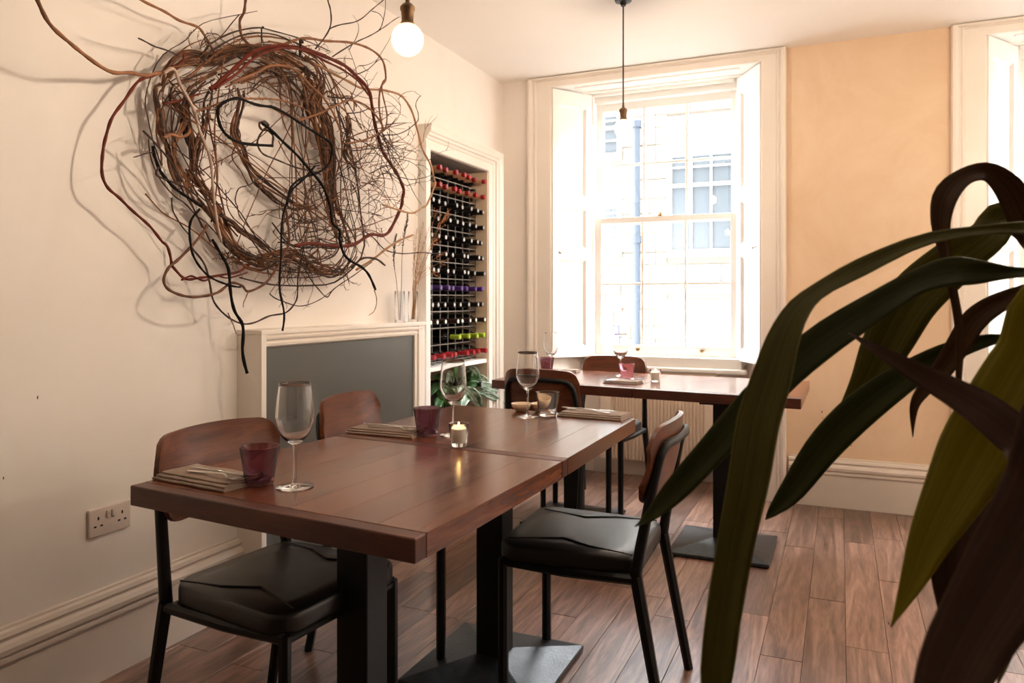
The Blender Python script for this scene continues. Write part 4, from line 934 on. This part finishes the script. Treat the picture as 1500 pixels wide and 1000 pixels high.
BR = [
 ([(48, -25), (55, 0), (70, 31), (99, 60), (126, 82), (162, 105), (192, 107), (216, 110), (237, 106), (255, 100)], 2.3, 'br_mid', [.34, .12], 1.1),
 ([(240, 107), (254, 101), (264, 123), (282, 157), (294, 195), (309, 237), (313, 290), (319, 330), (324, 355)], 2.3, 'br_pale', [.16, .14], .8),
 ([(195, -6), (207, 0), (237, 15), (261, 29), (288, 39), (300, 52), (313, 76)], 1.7, 'br_mid', [.2, .1], 1),
 ([(362, -20), (360, 0), (357, 18), (351, 33), (355, 54), (372, 72)], 1.8, 'br_brown', [.2, .1], 1),
 ([(240, 106), (219, 112), (204, 118), (186, 141), (167, 168), (156, 195), (151, 222), (149, 252), (159, 276), (177, 292), (199, 313), (220, 332), (236, 352), (245, 361), (251, 382), (253, 391), (268, 406), (280, 409), (298, 406), (328, 402), (349, 398), (368, 385)], 2., 'br_red', [.12, .10, .10, .10, .10, .10, .10, .10, .10, .1, .1, .1, .1, .1, .1, .1, .1, .1, .1, .1, .1, .1], .9),
 ([(266, 410), (280, 404), (298, 411), (316, 404), (334, 407), (362, 399)], 1.4, 'br_red', .105, .8),
 ([(293, 306), (280, 322), (278, 349), (283, 373), (295, 394), (316, 410), (337, 418), (352, 420)], 1.7, 'br_black', [.12, .15], .8),
 ([(303, 330), (301, 334), (286, 355), (262, 379), (247, 392), (240, 409), (247, 424), (268, 433), (292, 434), (316, 430), (331, 419), (340, 414), (355, 418), (364, 427), (388, 415), (406, 391), (420, 364), (424, 350), (421, 322), (418, 300)], 1.9, 'br_brown', [.1, .17], .9),
 ([(311, 350), (322, 370), (334, 391), (337, 421), (343, 454), (356, 478), (355, 514), (362, 547)], 2., 'br_black', [.12, .17], 1.15),
 ([(280, 361), (298, 385), (307, 412), (313, 442), (334, 464), (355, 474), (370, 473), (394, 463), (418, 458), (433, 442), (436, 424), (437, 400), (446, 360)], 1.3, 'br_dark', [.1, .13], .9),
 ([(462, 243), (448, 259), (427, 280), (416, 310), (412, 340), (412, 376), (409, 418), (416, 457), (414, 484)], 1.6, 'br_black', [.16, .2], .9),
 ([(308, 130), (318, 123), (339, 105), (363, 81), (390, 70), (414, 67), (450, 73), (480, 84), (504, 96), (522, 111), (540, 132), (545, 156), (549, 180), (555, 204), (564, 228), (582, 255), (591, 276), (590, 290), (587, 304), (575, 331), (563, 344), (542, 344), (518, 358), (485, 360), (455, 356), (432, 360)], 2.4, 'br_red', [.14, .18, .18, .2, .2, .16], .95),
 ([(315, 130), (342, 112), (366, 90), (395, 74), (420, 70), (452, 76), (478, 90), (505, 104), (524, 118), (540, 140)], 1.8, 'br_red', [.15, .2], .8),
 ([(370, 84), (414, 66), (447, 56), (480, 60), (516, 63), (543, 72), (561, 90), (565, 114), (558, 129), (555, 150), (558, 176), (562, 190)], 1.7, 'br_mid', [.12, .22], .7),
 ([(565, 116), (559, 125), (562, 145), (567, 170), (564, 188), (556, 196)], 1.2, 'br_mid', [.2, .18], .8),
 ([(450, 88), (477, 102), (507, 117), (531, 130), (564, 132), (588, 141), (603, 162), (612, 192), (618, 216), (630, 240), (636, 262), (637, 270), (627, 297), (620, 303), (605, 312), (580, 306), (560, 300)], 1.6, 'br_tan', [.1, .22], .8),
 ([(399, 213), (354, 210), (330, 195), (319, 171), (324, 153), (345, 144), (375, 153), (405, 159), (444, 183), (468, 198), (486, 213), (483, 237), (468, 252), (441, 261), (426, 276), (420, 300)], 1.9, 'br_black', [.18, .2], .85),
 ([(399, 213), (400, 200), (393, 191), (383, 190), (380, 181), (387, 178), (393, 183), (387, 190), (378, 203), (378, 214), (384, 224), (400, 232), (430, 244), (455, 250), (470, 256)], 1.6, 'br_dark', [.2, .12], .7),
 ([(384, 181), (399, 192), (420, 213), (444, 237), (471, 270), (483, 300), (487, 326), (497, 337), (498, 352), (506, 376), (530, 391), (542, 406), (550, 424)], 1.9, 'br_black', [.2, .22], 1),
 ([(283, 164), (300, 159), (336, 147), (370, 144), (405, 146), (436, 154), (455, 166)], 1.5, 'br_mid', .14, .8),
 ([(396, 155), (411, 164), (430, 173), (444, 174), (471, 165), (495, 153), (512, 147), (534, 153), (552, 171), (561, 189), (550, 198), (530, 206), (505, 210)], 1.6, 'br_mid', [.16, .2], .8),
 ([(339, 122), (375, 106), (395, 97), (417, 96), (435, 105), (453, 123), (474, 144), (488, 165), (498, 190)], 1.9, 'br_mid', [.12, .2], .8),
 ([(330, 128), (352, 118), (380, 113), (400, 128), (420, 143), (445, 148), (470, 152)], 1.1, 'br_brown', .12, .8),
 ([(480, 0), (484, 15), (483, 42), (462, 72)], 1., 'br_dark', [.2, .14], 1.),
 ([(483, 42), (500, 36), (525, 30), (545, 14), (561, 0), (575, -12)], .9, 'br_dark', [.2, .26], .6),
 ([(487, 83), (519, 63), (540, 53), (555, 45), (570, 34), (585, 25)], .9, 'br_dark', [.14, .22], .6),
 ([(555, 45), (560, 35), (564, 15), (565, -10)], .7, 'br_dark', .22, .6), ([(545, 17), (556, 20), (562, 30)], .6, 'br_dark', .22, .6),
 ([(522, 395), (545, 381), (566, 364), (590, 350), (605, 344)], 1.8, 'br_tan', [.14, .2], .8),
 ([(515, 392), (530, 379), (551, 379), (564, 389)], 1.6, 'br_dark', [.16, .2], .9),
 ([(535, 340), (548, 349), (566, 367), (590, 371), (614, 370), (638, 371), (650, 370), (657, 367)], .9, 'br_dark', [.14, .22], .8),
 ([(555, 195), (566, 210), (572, 235), (580, 256), (597, 262), (612, 262), (628, 258), (640, 250)], .8, 'br_dark', [.2, .2], .6),
 ([(563, 198), (580, 197), (600, 188), (611, 178), (613, 168), (609, 155), (612, 145), (617, 140)], .8, 'br_dark', [.2, .24], .6),
 ([(500, 208), (525, 196), (545, 190), (570, 186), (595, 180)], 1., 'br_brown', [.16, .22], .5),
 ([(505, 212), (530, 206), (556, 196), (572, 183), (581, 172)], 1., 'br_dark', [.16, .22], .5),
 ([(560, 195), (572, 222), (590, 250), (605, 280), (617, 300)], .8, 'br_dark', [.2, .2], .5),
 ([(445, 300), (470, 320), (500, 338), (540, 330), (560, 322), (575, 318)], 1., 'br_brown', [.14, .2], .6),
 ([(430, 330), (470, 336), (505, 338), (540, 336), (562, 345)], 1., 'br_brown', [.14, .2], .6),
 ([(384, 63), (383, 42), (386, 40)], 1.2, 'br_dark', [.14, .22], .8), ([(440, 82), (440, 60), (443, 62)], 2., 'br_dark', [.14, .2], 1),
 ([(203, 56), (222, 66), (242, 73), (262, 82)], 1., 'br_dark', [.2, .12], 1.2), ([(262, 82), (268, 72), (280, 65), (296, 58)], 1.1, 'br_mid', [.12, .2], .6),
 ([(350, 22), (335, 40), (318, 58), (308, 63), (300, 58), (303, 49), (318, 50), (325, 58), (340, 66), (352, 70)], .8, 'br_dark', [.2, .12], .8),
 ([(347, 183), (352, 200), (344, 216), (340, 230), (350, 247), (358, 260), (365, 274)], 1., 'br_brown', .1, .8),
 ([(346, 300), (345, 290), (350, 276), (366, 270), (380, 262), (400, 260), (440, 261)], .9, 'br_dark', .12, .7),
 ([(408, 206), (420, 230), (435, 250), (446, 275), (450, 300), (458, 320)], .8, 'br_brown', .13, .7),
 ([(347, 300), (352, 318), (372, 340), (385, 352), (400, 366)], .9, 'br_brown', .12, .8),
 ([(224, 214), (227, 230), (235, 250), (250, 270), (268, 284), (288, 298), (296, 302)], 2.1, 'br_black', [.14, .16], 1),
 ([(210, 192), (228, 210), (246, 232), (258, 250), (264, 268), (268, 280)], 1.4, 'br_dark', [.16, .13], .9),
 ([(232, 245), (229, 256), (240, 262), (262, 270), (285, 284), (300, 300)], 1.3, 'br_dark', .15, .9),
 ([(196, 230), (210, 226), (226, 222)], .8, 'br_dark', [.18, .14], 1), ([(240, 202), (250, 197), (262, 200), (274, 198), (278, 190)], 2.2, 'br_mid', .17, .9),
 ([(252, 97), (262, 96), (268, 88), (270, 78)], 1.8, 'br_red', .13, .7), ([(240, 152), (258, 149), (275, 143), (292, 138)], 1.4, 'br_red', [.15, .12], .9),
 ([(251, 290), (254, 310), (264, 328), (278, 345)], 1.2, 'br_dark', .12, .8), ([(432, 370), (424, 386), (418, 400), (402, 420), (395, 430)], .9, 'br_brown', [.14, .18], .5),
 ([(440, 380), (450, 400), (462, 418), (478, 435), (488, 424), (505, 412), (525, 398), (545, 384)], 1., 'br_dark', [.14, .2], .7),
 ([(395, 430), (410, 440), (440, 448), (470, 438), (488, 424)], .9, 'br_dark', .18, .7), ([(548, 424), (552, 440), (548, 455), (540, 462)], .7, 'br_mid', [.2, .22], .6),
 ([(334, 458), (343, 480), (346, 489)], .9, 'br_brown', [.15, .18], .6), ([(364, 427), (358, 440), (356, 450)], .9, 'br_mid', .17, .5),
]
for px, r, mt, d, tp in BR:
    if isinstance(d, list) and len(d) not in (2, len(px)): d = [d[0], d[2]]
    vine('branch', px, r, mt, d, tp, .35)
# bundles of vines twisted round the ring
BUND = [
 ([(236, 150), (238, 122), (252, 98), (270, 85), (296, 86), (320, 86), (345, 76), (375, 71), (410, 78), (440, 92)], 16, 9, .9, 1.9, .08),
 ([(300, 88), (325, 80), (350, 74), (380, 74), (405, 82), (432, 94), (452, 108), (462, 128)], 22, 9, .7, 1.6, .09),
 ([(440, 88), (460, 102), (462, 125), (458, 150), (470, 175), (478, 205), (486, 240), (490, 270), (488, 300)], 20, 11, .9, 2., .10),
 ([(425, 100), (440, 120), (452, 145), (462, 170), (475, 196), (480, 225), (484, 260), (486, 300), (494, 322), (506, 345), (514, 362)], 16, 9, .9, 2., .11),
 ([(237, 125), (229, 130), (231, 150), (234, 170), (236, 195), (244, 215), (249, 240), (256, 262), (268, 282)], 9, 4, 1., 1.9, .10),
 ([(330, 95), (310, 112), (290, 125), (277, 138), (268, 160), (272, 180), (278, 205), (284, 225), (285, 250), (280, 270), (290, 292)], 16, 7, .9, 2., .09),
 ([(310, 130), (302, 150), (300, 175), (294, 200), (290, 222), (286, 245), (296, 262), (308, 285)], 10, 6, .9, 1.7, .09),
 ([(265, 118), (254, 130), (252, 145), (262, 158), (272, 170), (262, 190), (254, 210), (256, 232), (270, 262), (286, 288), (300, 300)], 8, 5, .8, 1.6, .12),
 ([(262, 235), (276, 252), (290, 268), (302, 284), (318, 312), (330, 338), (345, 362), (362, 378), (388, 388)], 12, 7, .8, 1.8, .10),
 ([(282, 290), (300, 304), (316, 320), (326, 345), (340, 362), (355, 374), (378, 384), (400, 380)], 12, 5, .9, 2., .11),
 ([(320, 308), (326, 317), (342, 328), (358, 342), (374, 350), (390, 362), (404, 372)], 9, 4.5, 1.1, 2.2, .12),
 ([(338, 372), (360, 380), (380, 384), (400, 378), (425, 374), (450, 384), (470, 394), (490, 400)], 22, 10, .6, 1.4, .10),
 ([(425, 372), (442, 382), (460, 392), (478, 398), (495, 398), (508, 388), (516, 370), (514, 352)], 14, 7, .8, 1.7, .11),
 ([(352, 108), (348, 125), (352, 140), (348, 165), (342, 190), (348, 208), (355, 222), (365, 245), (382, 262), (402, 276), (425, 292), (448, 304), (466, 302), (482, 286)], 11, 5, .9, 1.9, .08),
 ([(362, 240), (372, 262), (388, 280), (405, 296), (424, 306), (450, 308), (475, 300)], 6, 3.5, .9, 1.8, .09),
 ([(425, 310), (418, 325), (417, 342), (420, 356)], 6, 4, .9, 1.9, .12),
 ([(498, 150), (508, 168), (509, 190), (506, 212), (508, 226), (520, 240), (530, 250)], 9, 5, .7, 1.6, .12),
 ([(470, 148), (482, 138), (500, 142), (515, 150), (522, 165)], 5, 5, .7, 1.3, .13),
 ([(350, 125), (365, 110), (390, 100), (420, 105), (440, 118)], 8, 7, .7, 1.5, .08),
 ([(440, 98), (430, 110), (400, 118), (375, 122), (350, 140)], 5, 7, .6, 1.2, .08),
]
random.seed(11)
for path, cnt, spread, r0, r1, d in BUND:
    P = smooth_path([(u, v, 0) for u, v in path], 40)
    for k in range(max(3, int(cnt * .8))):
        a = random.uniform(0, .35); b = random.uniform(.65, 1); ph = random.uniform(0, 6.28); tw = random.choice((-1, 1)) * random.uniform(1.2, 4.5); rad = spread * 1.25 * math.sqrt(random.random())
        px, D = [], []; n = 12
        for i in range(n):
            s = a + (b - a) * i / (n - 1); j = min(38, int(s * 39)); p = P[j].lerp(P[j + 1], s * 39 - j); t = (P[j + 1] - P[j]).normalized(); nn = Vector((-t.y, t.x, 0))
            o = math.sin(ph + tw * s * 2); q = p + nn * rad * o + Vector((random.uniform(-1, 1), random.uniform(-1, 1), 0)) * .7
            px.append((q.x, q.y)); D.append(max(.012, d * .75 + (rad * math.cos(ph + tw * s * 2) + random.uniform(-1, 1)) * .0032))
        vine('vine', px, random.uniform(r0, r1), random.choice(('br_brown', 'br_brown', 'br_dark', 'br_mid', 'br_mid')), D, random.uniform(.5, 1), .2, 26)
# loose thin vines wandering round the ring
LOOP = smooth_path([(u, v, 0) for u, v in [(300, 95), (370, 74), (435, 96), (468, 150), (486, 225), (492, 300), (500, 370), (455, 392), (390, 384), (330, 350), (295, 300), (262, 245), (240, 180), (245, 120), (300, 95)]], 120)
random.seed(77)
for k in range(46):
    a = random.random() * 119; L = random.randint(14, 46); off = random.uniform(-30, 30); drift = random.uniform(-60, 60); ph = random.uniform(0, 6); px = []
    for i in range(9):
        q = LOOP[int(a + L * i / 8) % 120]; t = (LOOP[(int(a + L * i / 8) + 1) % 120] - LOOP[(int(a + L * i / 8) - 1) % 120]); t = t.normalized() if t.length > 1e-6 else Vector((1, 0, 0))
        nn = Vector((-t.y, t.x, 0)); p = q + nn * (off + drift * i / 8 + 7 * math.sin(ph + i * .8)); px.append((p.x, p.y))
    vine('vine', px, random.uniform(.6, 1.35), random.choice(('br_brown', 'br_dark', 'br_mid', 'br_dark')), [random.uniform(.05, .14), random.uniform(.05, .16)], random.uniform(.4, .9), .4, 26)
for k in range(11):                                                    # arcs crossing the open middle
    i0 = random.randint(0, 119); p, q = LOOP[i0], LOOP[(i0 + random.randint(28, 60)) % 120]; c = p.lerp(q, .5).lerp(Vector((395, 235, 0)), random.uniform(-.3, .3)); d_ = (q - p).normalized(); o = Vector((-d_.y, d_.x, 0)) * random.uniform(-22, 22)
    vine('vine', [(p.x, p.y), (p.lerp(c, .55) + o).to_tuple()[:2], (c.x, c.y), (q.lerp(c, .5) - o * .4).to_tuple()[:2], (q.x, q.y)], random.uniform(.7, 1.4), random.choice(('br_brown', 'br_dark', 'br_mid')), [.08, .12], .7, .4, 26)
# fine twigs
random.seed(23); FT = {k: bmesh.new() for k in ('br_dark', 'br_brown', 'br_mid')}
def twig(u, v, ang, L, d, r, depth=0):
    px = [(u, v)]; n = 7; cur = random.uniform(-.22, .22); D = [d]
    for i in range(n):
        ang += cur + random.uniform(-.22, .22); u += math.cos(ang) * L / n; v += math.sin(ang) * L / n
        px.append((u, v)); d = min(.3, max(.015, d + random.uniform(-.012, .016))); D.append(d)
        if depth < 2 and random.random() < .2: twig(u, v, ang + random.choice((-1, 1)) * random.uniform(.4, 1.1), L * random.uniform(.3, .6), d, r * .7, depth + 1)
    P = [wpt(a, b, q) for (a, b), q in zip(px, D)]; k0 = (P[0] + WO - CAM).length / FPX
    tube(FT[random.choice(('br_dark', 'br_dark', 'br_brown', 'br_mid'))], P, [r * k0 * (1 - .65 * i / n) for i in range(n + 1)], 4)
for _ in range(34): twig(random.uniform(480, 530), random.uniform(110, 330), random.uniform(-.9, 1.4), random.uniform(40, 105), .13, .85)
for _ in range(22): twig(random.uniform(555, 572), random.uniform(180, 250), random.uniform(-.6, 1.9), random.uniform(30, 80), .19, .7)
for _ in range(34): twig(random.uniform(405, 500), random.uniform(300, 385), random.uniform(0, 6.28), random.uniform(30, 80), .12, .95)
for _ in range(30): twig(random.uniform(390, 510), random.uniform(380, 402), random.uniform(.5, 2.6), random.uniform(18, 45), .12, .65)
for _ in range(34): twig(random.uniform(280, 470), random.uniform(66, 95), random.uniform(-2.6, -.5), random.uniform(12, 36), .12, .55)
for _ in range(46): twig(random.uniform(250, 340), random.uniform(110, 300), random.uniform(0, 6.28), random.uniform(14, 40), .12, .6)
for _ in range(30): twig(random.uniform(330, 480), random.uniform(95, 130), random.uniform(.2, 2.9), random.uniform(20, 50), .1, .65)
for _ in range(40): twig(random.uniform(460, 500), random.uniform(150, 300), random.uniform(0, 6.28), random.uniform(20, 50), .12, .65)
for _ in range(16): twig(random.uniform(530, 560), random.uniform(230, 340), random.uniform(-.8, 2.2), random.uniform(30, 70), .15, .55)
for _ in range(24): twig(random.uniform(330, 400), random.uniform(362, 390), random.uniform(0, 6.28), random.uniform(15, 36), .12, .6)
for k, b in FT.items(): stuff(build('fine_twigs', b, M[k], wr, True))
# hidden wire loop by which it hangs
bm = bmesh.new(); q = wpt(372, 78, .06); tube(bm, [q, wpt(371, 66, .004)], .002, 6); tube(bm, [wpt(371, 66, .0), wpt(371, 66, .012)], .004, 8); build('hanging_hook', bm, M['steel'], wr)
# ------------------------------------------------------------------ tall strap-leaved plant beside the camera
CR = Vector((2.52, 1.22, 1.16)); PO = Vector((2.62, 1.30, 0))
pl = thing('potted_dracaena', 'tall plant with long arching strap leaves, green and withered, in the right foreground', 'plant', PO)
bm = bmesh.new(); lathe(bm, [(0, 0), (.13, 0), (.14, .006), (.175, .3), (.182, .306), (.182, .335), (.162, .335), (.158, .29), (0, .29)], 32); build('pot', bm, M['pot'], pl, True, auto=40)
bm = bmesh.new(); lathe(bm, [(0, .291), (.157, .291), (.157, .3), (0, .31)], 28); build('soil', bm, M['soil'], pl, True)
bm = bmesh.new(); tube(bm, [q - PO for q in smooth_path([PO + Vector((0, 0, .29)), PO + Vector((.02, 0, .6)), CR + Vector((.03, .02, -.25)), CR], 20)], [.021 - .006 * i / 19 for i in range(20)], 10); build('cane', bm, M['cane'], pl, True)
def strap(px, wid, t, mat, roll=0, fold=.3, root=True, n=40):
    m = len(px); D = [t[0] + (t[1] - t[0]) * i / (m - 1) for i in range(m)] if len(t) == 2 else t
    P = [at_d(u, v, q) for (u, v), q in zip(px, D)]; W = [w_ * q / FPX for w_, q in zip(wid, D)]
    if root: P = [CR + Vector((0, 0, random.uniform(-.12, .04)))] + P; W = [.03] + W
    leaf('leaf', P, W, mat, pl, roll, fold, PO, n, 6)
random.seed(9)
# from the crown outwards: (pixels traced from right to tip), apparent widths, distance at start and end
strap([(1560, 345), (1500, 334), (1430, 338), (1350, 352), (1260, 392), (1200, 425), (1168, 455), (1146, 500), (1128, 560), (1110, 620), (1097, 700), (1077, 800), (1060, 900), (1048, 1000), (1036, 1090)], [34, 20, 15, 19, 27, 24, 34, 46, 56, 60, 58, 52, 50, 44, 2], (1.08, .82), 'leaf', 0, .3)
strap([(1560, 395), (1500, 399), (1430, 398), (1390, 398), (1340, 414), (1290, 444), (1215, 492), (1150, 545), (1090, 607), (1040, 662), (985, 722), (952, 756), (930, 771)], [40, 14, 36, 44, 36, 42, 50, 50, 48, 42, 34, 16, 1], (1.1, 1.0), 'leaf_dark', 0, .25)
strap([(1500, 325), (1440, 352), (1390, 388), (1335, 440), (1300, 500), (1270, 560), (1240, 602), (1221, 630)], [48, 52, 66, 72, 66, 46, 22, 1], (1.2, 1.3), 'leaf', 0, .22)
strap([(1540, 480), (1477, 493), (1448, 498), (1400, 512), (1345, 540), (1270, 592), (1210, 650), (1160, 718), (1134, 747), (1121, 761)], [30, 12, 18, 28, 38, 50, 48, 34, 16, 1], (1.12, 1.2), 'leaf_dark', 0, .25)
strap([(1530, 360), (1500, 318), (1478, 276), (1448, 252), (1414, 258), (1386, 285), (1378, 325), (1384, 370), (1397, 430), (1406, 490), (1404, 560)], [46, 42, 38, 28, 26, 34, 26, 16, 12, 12, 8], (1.12, 1.1), 'leaf_brown', 0, .3)
strap([(1560, 690), (1500, 648), (1448, 606), (1400, 576), (1342, 545), (1285, 512), (1243, 487)], [66, 60, 54, 42, 30, 15, 1], (.78, .98), 'leaf_umber', 0, .3)
strap([(1540, 420), (1500, 428), (1458, 446), (1426, 470), (1404, 505), (1381, 540), (1354, 570), (1339, 596), (1337, 640)], [24, 22, 30, 34, 32, 28, 20, 12, 1], (1.1, 1.15), 'leaf_brown', 0, .3)
strap([(1545, 440), (1510, 520), (1470, 590), (1432, 658), (1396, 725), (1362, 790), (1336, 852), (1305, 918)], [60, 90, 98, 100, 80, 56, 32, 1], (.9, .86), 'leaf_bright', 0, .2)
strap([(1600, 560), (1545, 720), (1478, 840), (1424, 930), (1388, 1000), (1350, 1080)], [110, 130, 120, 104, 88, 40], (.7, .62), 'leaf_umber', 0, .25)
strap([(1500, 650), (1450, 705), (1412, 760), (1396, 815), (1398, 870), (1404, 925), (1408, 960)], [30, 46, 58, 60, 52, 34, 2], (.95, .95), 'leaf_umber', 0, .3)
strap([(1530, 830), (1502, 890), (1485, 940), (1472, 975), (1458, 1010)], [6, 9, 10, 8, 1], (.8, .8), 'leaf', 0, .2, False, 16)
for _ in range(9):                                                     # the rest of the crown, to the right of the picture
    a = random.uniform(-.9, 1.3); L = random.uniform(.4, .65); d = Vector((math.cos(a), math.sin(a), 0))
    P = [CR, CR + d * L * .35 + Vector((0, 0, L * .35)), CR + d * L * .75 + Vector((0, 0, L * .25)), CR + d * L + Vector((0, 0, -L * .25))]
    leaf('leaf', P, [.03, .05, .055, .001], random.choice(('leaf', 'leaf_dark', 'leaf_bright')), pl, 0, .3, PO, 24, 4, face=CR + d * .3 + Vector((0, 0, 2)))
